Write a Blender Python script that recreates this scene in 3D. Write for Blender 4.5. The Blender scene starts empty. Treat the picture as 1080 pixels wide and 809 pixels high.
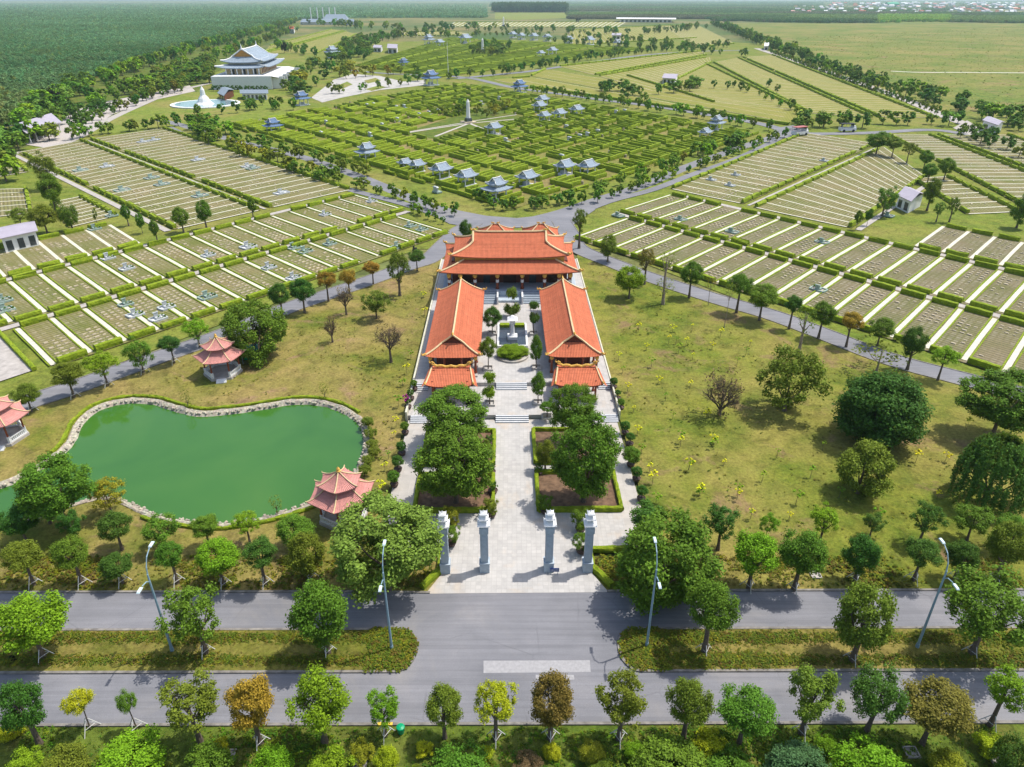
import bpy, math, random
import numpy as np
from mathutils import Vector, Matrix, noise
from mathutils.geometry import tessellate_polygon
R = math.radians
random.seed(7)
C = bpy.context.scene.collection
# ------------------------------------------------------------------ camera
F, CAMH = 749.0, 60.0
PITCH = math.atan(407.5 / F)
cam_d = bpy.data.cameras.new('camera'); cam = bpy.data.objects.new('camera', cam_d); C.objects.link(cam)
cam.location = (0, 0, CAMH); cam.rotation_euler = (math.pi / 2 - PITCH, 0, 0)
cam_d.sensor_width = 36; cam_d.lens = F / 1080 * 36; cam_d.clip_start = 1; cam_d.clip_end = 60000
bpy.context.scene.camera = cam
# ------------------------------------------------------------------ world, sun, exposure
SUN = Vector((6.0, 2.6, 13.0)).normalized()
w = bpy.data.worlds.new('World'); bpy.context.scene.world = w; w.use_nodes = True
nt = w.node_tree; bg = nt.nodes['Background']
sky = nt.nodes.new('ShaderNodeTexSky'); sky.sky_type = 'NISHITA'; sky.sun_disc = False
sky.sun_elevation = math.asin(SUN.z); sky.sun_rotation = math.atan2(SUN.x, SUN.y)
sky.air_density = 1.2; sky.dust_density = 2.5; sky.ozone_density = 1.0
nt.links.new(sky.outputs[0], bg.inputs[0]); bg.inputs[1].default_value = 0.15
sd = bpy.data.lights.new('sun', 'SUN'); so = bpy.data.objects.new('sun', sd); C.objects.link(so)
sd.energy = 3.7; sd.angle = R(0.6); sd.color = (1, 0.955, 0.88)
so.rotation_euler = SUN.to_track_quat('Z', 'Y').to_euler(); so.location = (0, 0, 200)
vs = bpy.context.scene.view_settings
vs.view_transform = 'Standard'; vs.look = 'None'; vs.gamma = 1; vs.exposure = 0.42
try: vs.use_curve_mapping = False
except Exception: pass

# ------------------------------------------------------------------ helpers
def G(px, py, z=0.0):
    """ground (or height z) point seen at photo pixel px,py"""
    x = (px - 540) / F; y = -(py - 404.5) / F
    dy = math.cos(PITCH) + y * math.sin(PITCH); dz = -math.sin(PITCH) + y * math.cos(PITCH)
    t = (z - CAMH) / dz
    return Vector((x * t, dy * t, z))
def depth(p): return p.y * math.cos(PITCH) - (p.z - CAMH) * math.sin(PITCH)
def Wp(p):
    d = depth(p); u = p.y * math.sin(PITCH) + (p.z - CAMH) * math.cos(PITCH)
    return 540 + F * p.x / d, 404.5 - F * u / d
def height_at(p, py):
    """height above ground point p that shows at pixel row py"""
    lo, hi = 0.0, 59.0
    for _ in range(40):
        m = (lo + hi) / 2
        if Wp(Vector((p.x, p.y, m)))[1] > py: lo = m
        else: hi = m
    return lo
AX = 0.011
def L(x, y, z=0):            # frame of the temple axis
    yy = y - 60
    return Vector((0.5 + x - AX * yy, 60 + yy + AX * x, z))

class MB:
    def __init__(s): s.v = []; s.f = []; s.uv = []
    def quad(s, a, b, c, d, uv=None):
        i = len(s.v); s.v += [tuple(a), tuple(b), tuple(c), tuple(d)]; s.f.append((i, i+1, i+2, i+3)); s.uv.append(uv)
    def poly(s, pts, uv=None):
        i = len(s.v); s.v += [tuple(p) for p in pts]; s.f.append(tuple(range(i, i+len(pts)))); s.uv.append(uv)
    def box(s, cx, cy, z0, sx, sy, sz, rot=0, taper=1.0):
        c, n = math.cos(rot), math.sin(rot); P = []
        for k, (z, t) in enumerate(((z0, 1.0), (z0 + sz, taper))):
            for (a, b) in ((-1, -1), (1, -1), (1, 1), (-1, 1)):
                x, y = a*sx/2*t, b*sy/2*t
                P.append((cx + x*c - y*n, cy + x*n + y*c, z))
        i = len(s.v); s.v += P
        for q in ((0,3,2,1),(4,5,6,7),(0,1,5,4),(1,2,6,5),(2,3,7,6),(3,0,4,7)):
            s.f.append(tuple(i+k for k in q)); s.uv.append(None)
    def prism(s, pts, z0, z1):
        n = len(pts); a = sum(pts[k][0]*pts[(k+1)%n][1]-pts[(k+1)%n][0]*pts[k][1] for k in range(n))
        if a < 0: pts = list(pts)[::-1]
        i = len(s.v)
        s.v += [(p[0], p[1], z0) for p in pts] + [(p[0], p[1], z1) for p in pts]
        s.f.append(tuple(i+n+k for k in range(n))); s.uv.append(None)
        s.f.append(tuple(i+n-1-k for k in range(n))); s.uv.append(None)
        for k in range(n):
            s.f.append((i+k, i+(k+1)%n, i+n+(k+1)%n, i+n+k)); s.uv.append(None)
    def tube(s, pts, rad, n=6, cap=True):
        pts = [Vector(p) for p in pts]; m = len(pts)
        if not isinstance(rad, (list, tuple)): rad = [rad]*m
        i = len(s.v)
        for k, p in enumerate(pts):
            d = (pts[min(k+1, m-1)] - pts[max(k-1, 0)]).normalized()
            up = Vector((0,0,1)) if abs(d.z) < .9 else Vector((1,0,0))
            a = d.cross(up).normalized(); b = d.cross(a)
            for j in range(n):
                t = 2*math.pi*j/n; q = p + (a*math.cos(t) + b*math.sin(t))*rad[k]; s.v.append(tuple(q))
        for k in range(m-1):
            for j in range(n):
                s.f.append((i+k*n+j, i+(k+1)*n+j, i+(k+1)*n+(j+1)%n, i+k*n+(j+1)%n)); s.uv.append(None)
        if cap:
            s.f.append(tuple(i+j for j in range(n))); s.uv.append(None)
            s.f.append(tuple(i+(m-1)*n+n-1-j for j in range(n))); s.uv.append(None)
    def lathe(s, cx, cy, prof, n=12):
        i = len(s.v)
        for (r, z) in prof:
            for j in range(n):
                t = 2*math.pi*j/n; s.v.append((cx + r*math.cos(t), cy + r*math.sin(t), z))
        for k in range(len(prof)-1):
            for j in range(n):
                s.f.append((i+k*n+j, i+k*n+(j+1)%n, i+(k+1)*n+(j+1)%n, i+(k+1)*n+j)); s.uv.append(None)
        s.f.append(tuple(i+n-1-j for j in range(n))); s.uv.append(None)
        s.f.append(tuple(i+(len(prof)-1)*n+j for j in range(n))); s.uv.append(None)
    def mesh(s, name, mat, smooth=False):
        me = bpy.data.meshes.new(name); me.from_pydata(s.v, [], s.f)
        if any(u is not None for u in s.uv):
            l = me.uv_layers.new(name='UVMap'); k = 0; arr = []
            for f, u in zip(s.f, s.uv):
                arr += [c for q in (u if u is not None else [(0, 0)]*len(f)) for c in q]
            l.data.foreach_set('uv', arr)
        if mat: me.materials.append(mat)
        if smooth: me.polygons.foreach_set('use_smooth', [True]*len(me.polygons))
        me.update(); return me
    def build(s, name, mat, parent=None, smooth=False, kind=None):
        o = bpy.data.objects.new(name, s.mesh(name, mat, smooth)); C.objects.link(o)
        if parent: o.parent = parent
        if kind: o['kind'] = kind
        return o
def tag(o, label=None, cat=None, group=None, kind=None):
    if label: o['label'] = label
    if cat: o['category'] = cat
    if group: o['group'] = group
    if kind: o['kind'] = kind
    return o
def empty(name, loc, rz=0, label=None, cat=None, group=None):
    o = bpy.data.objects.new(name, None); C.objects.link(o); o.location = loc; o.rotation_euler.z = rz
    o.empty_display_size = .2
    return tag(o, label, cat, group)
def copy_tree(o, parent=None):
    c = o.copy(); C.objects.link(c)
    if parent: c.parent = parent
    for ch in list(o.children): copy_tree(ch, c)
    return c
ORD = ['first','second','third','fourth','fifth','sixth','seventh','eighth','ninth','tenth','eleventh','twelfth','thirteenth','fourteenth','fifteenth','sixteenth','seventeenth','eighteenth','nineteenth','twentieth']
def ordn(i):
    if i < 20: return ORD[i]
    t = ['twenty', 'thirty', 'forty', 'fifty'][(i+1)//10 - 2]; r = (i+1) % 10
    return {'twenty':'twentieth','thirty':'thirtieth','forty':'fortieth','fifty':'fiftieth'}[t] if r == 0 else t + '-' + ORD[r-1]

# ------------------------------------------------------------------ materials
class N:
    def __init__(s, name):
        s.m = bpy.data.materials.new(name); s.m.use_nodes = True; s.t = s.m.node_tree
        s.b = s.t.nodes['Principled BSDF']; s.out = s.t.nodes['Material Output']
    def n(s, ty, **k):
        o = s.t.nodes.new(ty)
        for a, v in k.items(): setattr(o, a, v)
        return o
    def l(s, a, b): s.t.links.new(a, b)
    def coord(s, kind='Object', scale=1.0):
        tc = s.n('ShaderNodeTexCoord'); mp = s.n('ShaderNodeMapping')
        s.l(tc.outputs[kind], mp.inputs[0])
        mp.inputs['Scale'].default_value = scale if isinstance(scale, tuple) else (scale,)*3
        return mp.outputs[0]
    def noise(s, co, sc, det=3, rough=.55, dist=0):
        o = s.n('ShaderNodeTexNoise'); s.l(co, o.inputs['Vector']); o.inputs['Scale'].default_value = sc
        o.inputs['Detail'].default_value = det; o.inputs['Roughness'].default_value = rough; o.inputs['Distortion'].default_value = dist
        return o.outputs[0]
    def ramp(s, f, stops):
        o = s.n('ShaderNodeValToRGB'); s.l(f, o.inputs[0]); e = o.color_ramp.elements
        while len(e) < len(stops): e.new(.5)
        for k, (p, c) in enumerate(stops):
            e[k].position = p; e[k].color = (c if len(c) == 4 else (*c, 1)) if isinstance(c, tuple) else (c, c, c, 1)
        return o.outputs[0]
    def mix(s, f, a, b, mode='MIX'):
        o = s.n('ShaderNodeMix', data_type='RGBA', blend_type=mode)
        for inp, v in ((o.inputs[0], f), (o.inputs[6], a), (o.inputs[7], b)):
            if hasattr(v, 'links'): s.l(v, inp)
            elif isinstance(v, tuple): inp.default_value = (*v, 1)
            else: inp.default_value = v
        return o.outputs[2]
    def math(s, op, a, b=0.0):
        o = s.n('ShaderNodeMath', operation=op)
        for inp, v in ((o.inputs[0], a), (o.inputs[1], b)):
            if hasattr(v, 'links'): s.l(v, inp)
            else: inp.default_value = v
        return o.outputs[0]
    def bump(s, h, st=.5, d=.1):
        o = s.n('ShaderNodeBump'); s.l(h, o.inputs['Height']); o.inputs['Strength'].default_value = st; o.inputs['Distance'].default_value = d
        s.l(o.outputs[0], s.b.inputs['Normal'])
    def col(s, c):
        if hasattr(c, 'links'): s.l(c, s.b.inputs['Base Color'])
        else: s.b.inputs['Base Color'].default_value = (*c, 1)
    def rough(s, r, spec=.3):
        s.b.inputs['Roughness'].default_value = r; s.b.inputs['Specular IOR Level'].default_value = spec
        return s.m
def plain(name, c, r=.7, var=.15, sc=2.0, spec=.3, metal=0):
    m = N(name); co = m.coord(); f = m.noise(co, sc, 4)
    m.col(m.ramp(f, [(.25, tuple(x*(1-var) for x in c)), (.75, tuple(min(1, x*(1+var)) for x in c))]))
    m.b.inputs['Metallic'].default_value = metal
    return m.rough(r, spec)
def grass(name, a, b, dry, soil, big=.03, dryamt=.5, soilamt=.68, fine=6.0):
    m = N(name); co = m.coord()
    c = m.mix(m.ramp(m.noise(co, .18, 5, .65), [(.38, 0.0), (.62, 1.0)]), a, b)
    d = m.ramp(m.noise(co, big, 5, .62, .3), [(dryamt-.12, 0.0), (dryamt+.12, 1.0)])
    c = m.mix(d, c, dry)
    co2 = m.coord('Object', (1, 1, 1)); 
    s2 = m.ramp(m.noise(co2, big*2.1, 6, .7, .6), [(soilamt-.05, 0.0), (soilamt+.08, .85)])
    c = m.mix(s2, c, soil)
    k = m.ramp(m.noise(co, .33, 6, .72, .8), [(.34, .62), (.5, 1.0), (.7, 1.16)]); c = m.mix(1.0, c, k, 'MULTIPLY')
    f = m.ramp(m.noise(co, fine*.35, 5, .8), [(.3, .55), (.5, 1.0), (.72, 1.45)])
    c = m.mix(1.0, c, f, 'MULTIPLY')
    m.col(c); m.bump(m.noise(co, fine, 4, .8), .5, .12)
    return m.rough(.95, .1)
def leafmat(name, col=None, trans=.28, sat=.25):
    m = N(name)
    oi = m.n('ShaderNodeObjectInfo'); g = m.n('ShaderNodeNewGeometry')
    base = oi.outputs['Color'] if col is None else None
    rnd = g.outputs['Random Per Island']
    v = m.n('ShaderNodeHueSaturation')
    if base is not None: m.l(base, v.inputs['Color'])
    else: v.inputs['Color'].default_value = (*col, 1)
    m.l(m.math('ADD', m.math('MULTIPLY', rnd, .9), .6), v.inputs['Value'])
    hh = m.math('ADD', m.math('MULTIPLY', oi.outputs['Random'], .035), .4825)
    if col is not None: hh = m.math('ADD', m.math('MULTIPLY', oi.outputs['Random'], .07), .465)
    m.l(hh, v.inputs['Hue'])
    m.l(v.outputs[0], m.b.inputs['Base Color']); m.rough(.6, .08)
    tr = m.n('ShaderNodeBsdfTranslucent'); br = m.mix(.5, v.outputs[0], (.25, .3, .03), 'MIX'); m.l(br, tr.inputs[0])
    mx = m.n('ShaderNodeMixShader'); mx.inputs[0].default_value = trans
    m.l(m.b.outputs[0], mx.inputs[1]); m.l(tr.outputs[0], mx.inputs[2]); m.l(mx.outputs[0], m.out.inputs[0])
    return m.m
M = {}
M['far'] = grass('far_ground', (.05,.10,.022), (.08,.12,.03), (.2,.17,.065), (.16,.11,.06), big=.004, fine=.4)
M['lawn'] = grass('lawn_grass', (.09,.125,.015), (.165,.175,.026), (.225,.19,.05), (.21,.13,.075), big=.05, dryamt=.54, soilamt=.60)
M['lawn_dry'] = grass('dry_lawn', (.10,.125,.018), (.18,.17,.032), (.24,.185,.062), (.23,.145,.085), big=.06, dryamt=.51, soilamt=.60)
M['verge'] = grass('verge_grass', (.07,.11,.014), (.11,.145,.022), (.16,.14,.035), (.13,.08,.04), big=.08, dryamt=.6, soilamt=.7)
M['median'] = grass('median_grass', (.10,.115,.016), (.15,.145,.025), (.21,.165,.05), (.17,.11,.05), big=.09, dryamt=.53, soilamt=.66)
M['bright'] = grass('bright_grass', (.13,.18,.025), (.18,.21,.035), (.23,.2,.06), (.2,.15,.07), big=.03, dryamt=.56, soilamt=.7)
M['parkgrass'] = grass('park_grass', (.11,.155,.02), (.165,.19,.03), (.21,.19,.05), (.21,.15,.07), big=.03, dryamt=.57, soilamt=.68)
M['meadow'] = grass('meadow_grass', (.075,.13,.02), (.155,.18,.03), (.22,.195,.055), (.24,.16,.08), big=.013, dryamt=.53, soilamt=.6, fine=1.2)
# asphalt
m = N('asphalt'); co = m.coord()
c = m.ramp(m.noise(co, .12, 5, .6, .4), [(.3, (.15,.152,.165)), (.55, (.19,.19,.205)), (.75, (.23,.225,.235))])
st = m.coord('Object', (.05, 1.6, 1)); c = m.mix(.35, c, m.ramp(m.noise(st, 1.2, 4, .7), [(.3, .62), (.7, 1.25)]), 'MULTIPLY')
c = m.mix(1.0, c, m.ramp(m.noise(co, 9, 3, .7), [(.3, .9), (.7, 1.1)]), 'MULTIPLY')
vo = m.n('ShaderNodeTexVoronoi', feature='DISTANCE_TO_EDGE'); dn = m.n('ShaderNodeTexNoise'); m.l(co, dn.inputs['Vector']); dn.inputs['Scale'].default_value = .5
c3 = m.mix(.35, co, dn.outputs['Color'], 'ADD'); m.l(c3, vo.inputs['Vector']); vo.inputs['Scale'].default_value = .13
ck = m.math('MULTIPLY', m.ramp(vo.outputs['Distance'], [(.0, 1.0), (.012, 0.0)]), m.ramp(m.noise(co, .09, 3), [(.48, 0.0), (.6, .45)])); c = m.mix(ck, c, (.08,.08,.085))
c = m.mix(m.ramp(m.noise(co, .06, 6, .7, 1.0), [(.52, 0.0), (.7, .4)]), c, (.27,.25,.225))
tk = m.coord('Object', (.012, .55, 1)); c = m.mix(m.ramp(m.noise(tk, 2.2, 3, .6), [(.5, 0.0), (.62, .3)]), c, (.11,.11,.12))
m.col(c); m.bump(m.noise(co, 20, 3), .25, .02); M['asphalt'] = m.rough(.85, .25)
M['patch'] = plain('road_patch', (.3,.295,.3), .9, .15, 3)
M['kerb'] = plain('kerb_stone', (.19,.175,.155), .9, .5, 1.2)
M['kerbyellow'] = plain('yellow_kerb_paint', (.62,.42,.05), .8, .2, 3)
# paving
def paving(name, a, b, sx, sy, stain=(.5,.36,.22), joint=.6):
    m = N(name); co = m.coord()
    br = m.n('ShaderNodeTexBrick'); m.l(co, br.inputs['Vector']); br.inputs['Scale'].default_value = 1
    br.offset = 0; br.inputs['Brick Width'].default_value = sx; br.inputs['Row Height'].default_value = sy; br.inputs['Mortar Size'].default_value = .03
    br.inputs['Color1'].default_value = (*a, 1); br.inputs['Color2'].default_value = (*b, 1)
    br.inputs['Mortar'].default_value = tuple(x*joint for x in a) + (1,)
    c = m.mix(m.ramp(m.noise(co, .16, 5, .6, .5), [(.56, 0.0), (.74, .55)]), br.outputs[0], stain)
    c = m.mix(.6, c, m.ramp(m.noise(co, .6, 5, .7), [(.3, .78), (.65, 1.08)]), 'MULTIPLY')
    m.col(c); return m.rough(.6, .35)
M['plaza'] = paving('plaza_paving', (.44,.42,.395), (.38,.365,.345), .6, .6, joint=.82)
M['plaza2'] = paving('side_paving', (.42,.39,.355), (.38,.355,.32), 1.2, 1.2, joint=.85)
M['step'] = plain('blue_stone_step', (.2,.235,.29), .6, .2, 4)
M['steptop'] = plain('step_tread', (.52,.53,.54), .6, .1, 2)
M['stone'] = plain('cut_stone', (.36,.42,.47), .65, .12, 3)
M['court'] = plain('court_paving', (.38,.36,.33), .8, .25, .2)
M['white'] = plain('white_paint', (.68,.68,.67), .6, .08, 1)
M['pathwhite'] = plain('pale_path_concrete', (.53,.51,.40), .8, .2, .9)
M['concrete'] = plain('concrete', (.36,.33,.30), .9, .25, .8)
M['gravel'] = plain('gravel', (.40,.36,.33), .95, .4, 6)
M['soil'] = plain('bed_soil', (.14,.085,.05), .95, .5, 1.5)
M['gold'] = plain('gold_trim', (.62,.36,.07), .5, .3, 4)
M['cream'] = plain('cream_trim', (.62,.47,.26), .6, .15, 3)
M['wood'] = plain('red_brown_wood', (.13,.035,.02), .5, .3, 3)
M['col'] = plain('timber_column', (.22,.055,.025), .5, .25, 3)
M['dark'] = plain('dark_interior', (.05,.022,.016), .8, .4, 1)
M['metal'] = plain('galvanised_metal', (.22,.33,.40), .45, .1, 2, .5)
M['lampwhite'] = plain('lamp_housing', (.55,.66,.7), .4, .05, 2, .5)
M['bark'] = plain('bark', (.13,.10,.075), .9, .4, 5)
M['barkpale'] = plain('pale_bark', (.26,.21,.16), .9, .35, 5)
M['stake'] = plain('white_stake', (.55,.55,.52), .7, .15, 3)
M['pot'] = plain('dark_pot', (.08,.05,.04), .6, .3, 4)
M['greyroof'] = plain('grey_sheet_roof', (.34,.31,.36), .6, .1, .5)
M['orange_wall'] = plain('ochre_gable', (.5,.24,.06), .7, .3, 1.5)
M['glass'] = plain('dark_glass', (.03,.04,.05), .15, .2, 1, .6)
M['teal'] = plain('teal_tomb_stone', (.27,.35,.30), .5, .25, 1.5)
M['granite'] = plain('pale_granite_tomb', (.43,.45,.45), .5, .2, 1.5)
M['bluesign'] = plain('blue_sign_board', (.02,.05,.2), .4, .1, 2)
M['binGreen'] = plain('green_plastic', (.0,.28,.12), .4, .1, 2)
M['black'] = plain('black_rubber', (.02,.02,.022), .7, .2, 3)
M['redcar'] = plain('red_canopy', (.4,.1,.08), .4, .1, 2)
M['cloth'] = plain('teal_cloth', (.02,.13,.12), .7, .3, 2)
m = N('pond_water'); co = m.coord(); m.col(m.ramp(m.noise(co, .05, 4, .5, .4), [(.25, (.024,.10,.012)), (.5, (.04,.13,.017)), (.75, (.06,.15,.022))]))
m.bump(m.noise(co, 2.2, 3), .12, .02); M['water'] = m.rough(.05, .5)
m = N('pool_water'); m.col((.16,.3,.34)); M['pool'] = m.rough(.1, .5)
m = N('bank_stone'); co = m.coord(); vo = m.n('ShaderNodeTexVoronoi'); m.l(co, vo.inputs['Vector']); vo.inputs['Scale'].default_value = 2.4
c = m.mix(.5, (.5,.44,.34), vo.outputs['Color'], 'MULTIPLY'); c = m.mix(.75, c, (.52,.47,.37)); 
c = m.mix(1.0, c, m.ramp(vo.outputs['Distance'], [(.0, 1.1), (.6, .6)]), 'MULTIPLY')
m.col(c); m.bump(vo.outputs['Distance'], -1.0, .2); M['bank'] = m.rough(.9, .2)
def tiles(name, a, b, streak):
    m = N(name); uv = m.coord('UV'); ob = m.coord()
    wv = m.n('ShaderNodeTexWave', wave_type='BANDS', bands_direction='X'); m.l(uv, wv.inputs['Vector']); wv.inputs['Scale'].default_value = 1.15
    wr = m.n('ShaderNodeTexWave', wave_type='BANDS', bands_direction='Y', wave_profile='SAW'); m.l(uv, wr.inputs['Vector']); wr.inputs['Scale'].default_value = .7
    c = m.mix(m.noise(ob, .35, 5, .65), a, b)
    mp = m.coord('UV', (1.5, .12, 1)); c = m.mix(m.ramp(m.noise(mp, 1.0, 5, .7), [(.5, 0.0), (.72, .55)]), c, streak)
    c = m.mix(.8, c, m.ramp(m.noise(ob, 1.3, 6, .75), [(.3, .72), (.5, 1.0), (.7, 1.12)]), 'MULTIPLY'); hb = m.coord('UV', (.05, 1.3, 1)); c = m.mix(.5, c, m.ramp(m.noise(hb, 1.0, 4, .6), [(.35, .7), (.6, 1.1)]), 'MULTIPLY')
    c = m.mix(.35, c, m.ramp(wv.outputs[0], [(0, .45), (.5, 1.0), (1, 1.15)]), 'MULTIPLY')
    c = m.mix(.30, c, m.ramp(wr.outputs[0], [(0, .5), (.25, 1.0), (1, 1.1)]), 'MULTIPLY')
    m.col(c); h = m.math('ADD', wv.outputs[0], m.math('MULTIPLY', wr.outputs[0], .5)); m.bump(h, .7, .08)
    return m.rough(.75, .12)
M['tile'] = tiles('orange_roof_tile', (.47,.125,.06), (.56,.17,.085), (.30,.085,.05))
M['pinktile'] = tiles('pink_roof_tile', (.55,.23,.20), (.62,.29,.25), (.46,.22,.21))
M['bluetile'] = tiles('blue_grey_roof_tile', (.25,.31,.38), (.32,.38,.44), (.18,.23,.29))
M['darkblue'] = tiles('dark_blue_roof_tile', (.10,.17,.30), (.15,.22,.36), (.08,.12,.2))
M['leaf'] = leafmat('leaves')
M['leafforest'] = leafmat('forest_leaves', (.06,.115,.04), .2)
M['leafrubber'] = leafmat('plantation_leaves', (.125,.195,.085), .25)
M['leafbelt'] = leafmat('woodland_leaves', (.075,.16,.035), .22)
m = N('hedge_leaves'); co = m.coord(); g = m.n('ShaderNodeNewGeometry')
c = m.ramp(m.noise(g.outputs['Position'], 1.6, 5, .75), [(.3, (.10,.165,.006)), (.5, (.19,.26,.012)), (.72, (.31,.36,.022))])
m.col(c); m.bump(m.noise(g.outputs['Position'], 6, 4, .8), 1.0, .15); M['hedge'] = m.rough(.8, .15)
# grave plots: UV in metres, u across the plots, v along the paths
def plotmat(name, a, b, slab, amt, far=False):
    m = N(name); uv = m.coord('UV')
    br = m.n('ShaderNodeTexBrick'); m.l(uv, br.inputs['Vector']); br.inputs['Scale'].default_value = 1; br.offset = 0
    br.inputs['Brick Width'].default_value = 1.25; br.inputs['Row Height'].default_value = 1.7; br.inputs['Mortar Size'].default_value = .28; br.inputs['Mortar Smooth'].default_value = .6
    br.inputs['Color1'].default_value = (0,0,0,1); br.inputs['Color2'].default_value = (1,1,1,1); br.inputs['Mortar'].default_value = (.0,.0,.0,1)
    ob = m.coord()
    g1 = m.mix(m.ramp(m.noise(ob, .08, 4, .6), [(.35, 0.0), (.65, 1.0)]), a, b)
    sl = m.mix(br.outputs[0], tuple(x*.5 for x in slab), slab)
    reg = m.ramp(m.noise(ob, .11, 5, .7), [(amt-.08, 0.0), (amt+.1, .3)])
    reg = m.math('MULTIPLY', reg, m.math('SUBTRACT', 1.0, br.outputs['Fac']))
    c = m.mix(reg, g1, sl)
    wv = m.n('ShaderNodeTexWave', wave_type='BANDS', bands_direction='Y'); m.l(uv, wv.inputs['Vector']); wv.inputs['Scale'].default_value = 1/1.7/ (2*math.pi) * 3.14159 * 1.0; wv.inputs['Distortion'].default_value = 1.0; wv.inputs['Detail'].default_value = 3
    c = m.mix(.55, c, m.ramp(wv.outputs[0], [(0.1, .5), (.55, 1.05), (1, 1.3)]), 'MULTIPLY')
    c = m.mix(1.0, c, m.ramp(m.noise(ob, 2.2, 5, .8), [(.3, .65), (.7, 1.3)]), 'MULTIPLY')
    m.col(c); m.bump(m.noise(ob, 4, 4, .8), .5, .1); return m.rough(.9, .15)
M['plot'] = plotmat('grave_plot_ground', (.13,.14,.035), (.195,.165,.07), (.46,.40,.30), .47)
M['plotR'] = plotmat('brown_grave_plot_ground', (.125,.125,.045), (.175,.145,.08), (.42,.37,.30), .47)
M['plotY'] = plotmat('yellow_grave_plot_ground', (.185,.195,.03), (.24,.22,.05), (.42,.38,.24), .66)
M['marker'] = plain('grave_marker_stone', (.44,.37,.26), .7, .45, .25)
M['maze'] = grass('maze_lawn', (.11,.16,.016), (.17,.18,.025), (.22,.175,.07), (.23,.15,.08), big=.03, dryamt=.52, soilamt=.66)

# ------------------------------------------------------------------ ground sheets
def sheet(name, pts, z, mat, kind='structure', holes=()):
    loops = [[Vector((p[0], p[1], 0)) for p in pts]] + [[Vector((p[0], p[1], 0)) for p in h] for h in holes]
    flat = [v for l in loops for v in l]
    tris = tessellate_polygon(loops)
    me = bpy.data.meshes.new(name); F3 = []
    for t in tris:
        a, b, c = (flat[i] for i in t)
        F3.append(tuple(t) if (b-a).cross(c-a).z > 0 else tuple(t[::-1]))
    me.from_pydata([(v.x, v.y, z) for v in flat], [], F3); me.materials.append(mat)
    o = bpy.data.objects.new(name, me); C.objects.link(o); o['kind'] = kind
    return o
def gp(l, z=0): return [G(x, y, z) for x, y in l]
def smooth_closed(pts, k=4):
    n = len(pts); out = []
    for i in range(n):
        p0, p1, p2, p3 = pts[(i-1)%n], pts[i], pts[(i+1)%n], pts[(i+2)%n]
        for j in range(k):
            t = j/k; out.append(.5*((2*p1)+(-p0+p2)*t+(2*p0-5*p1+4*p2-p3)*t*t+(-p0+3*p1-3*p2+p3)*t**3))
    return out
def smooth_open(pts, k=5):
    out = []; n = len(pts)
    for i in range(n-1):
        p0, p1, p2, p3 = pts[max(i-1,0)], pts[i], pts[i+1], pts[min(i+2,n-1)]
        for j in range(k):
            t = j/k; out.append(.5*((2*p1)+(-p0+p2)*t+(2*p0-5*p1+4*p2-p3)*t*t+(-p0+3*p1-3*p2+p3)*t**3))
    out.append(pts[-1]); return out
def offset(pts, d, closed=True):
    n = len(pts); out = []
    for i in range(n):
        a = pts[(i-1)%n] if closed else pts[max(i-1,0)]; b = pts[(i+1)%n] if closed else pts[min(i+1,n-1)]
        t = (b-a); t.z = 0; t.normalize(); out.append(pts[i] + Vector((t.y, -t.x, 0))*d)
    return out
pond_px = [(-40,520),(-10,516),(20,505),(58,484),(78,465),(87,446),(104,431),(130,424),(159,424.5),(181,431),(207,437),(241,435),(274,430.5),(307,425),(333,425.5),(356,431.5),(374,442),(381,453),(383,467),(380,481),(374,494),(362,508),(345,521),(322,530.5),(289,541),(259,547),(230,550),(200,547),(174,543),(156,537),(137,528),(120,522),(98,524),(66,533),(30,545),(-10,552),(-60,556)]
pond = smooth_closed(gp(pond_px), 4)
area = sum(pond[i].x*pond[(i+1)%len(pond)].y - pond[(i+1)%len(pond)].x*pond[i].y for i in range(len(pond)))
if area < 0: pond = pond[::-1]
bank_out = offset(pond, 1.15)
sheet('ground', [(-16000,-200),(16000,-200),(16000,15500),(-16000,15500)], -.30, M['far'], holes=[bank_out])
sheet('pond_water', offset(pond, .35), -.42, M['water'])
mb = MB(); n = len(pond)
rows = [(0.95, -.30), (1.15, .05), (.9, .2), (.45, .02), (0, -.4), (-.5, -.8)]
ring = []
for k, (d, z) in enumerate(rows):
    rr = []
    for i, p in enumerate(offset(pond, d)):
        h = (noise.noise(Vector((p.x*1.6, p.y*1.6, k)))*.22 if 0 < k < 5 else 0)
        rr.append((p.x + (random.random()-.5)*.2*(0 < k < 5), p.y + (random.random()-.5)*.2*(0 < k < 5), z + h))
    ring.append(rr)
for k in range(len(rows)-1):
    for i in range(n): mb.quad(ring[k][i], ring[k][(i+1)%n], ring[k+1][(i+1)%n], ring[k+1][i])
mb.build('pond_bank', M['bank'], kind='structure')
# loose bank boulders as one uncounted mass
mb = MB()
for i in range(n):
    for _ in range(5):
        t = random.random(); p = pond[i].lerp(pond[(i+1)%n], t)
        tt = (pond[(i+1)%n]-pond[i]).normalized(); p = p + Vector((tt.y, -tt.x, 0))*random.uniform(.05, 1.0)
        s = random.uniform(.14, .3); mb.lathe(p.x, p.y, [(s*.6, -.25), (s, 0), (s*.75, s*.45), (s*.2, s*.6)], 5)
tag(mb.build('bank_rubble', M['bank']), 'rough pale rubble stones lining the pond edge', 'stones', kind='stuff')

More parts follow.
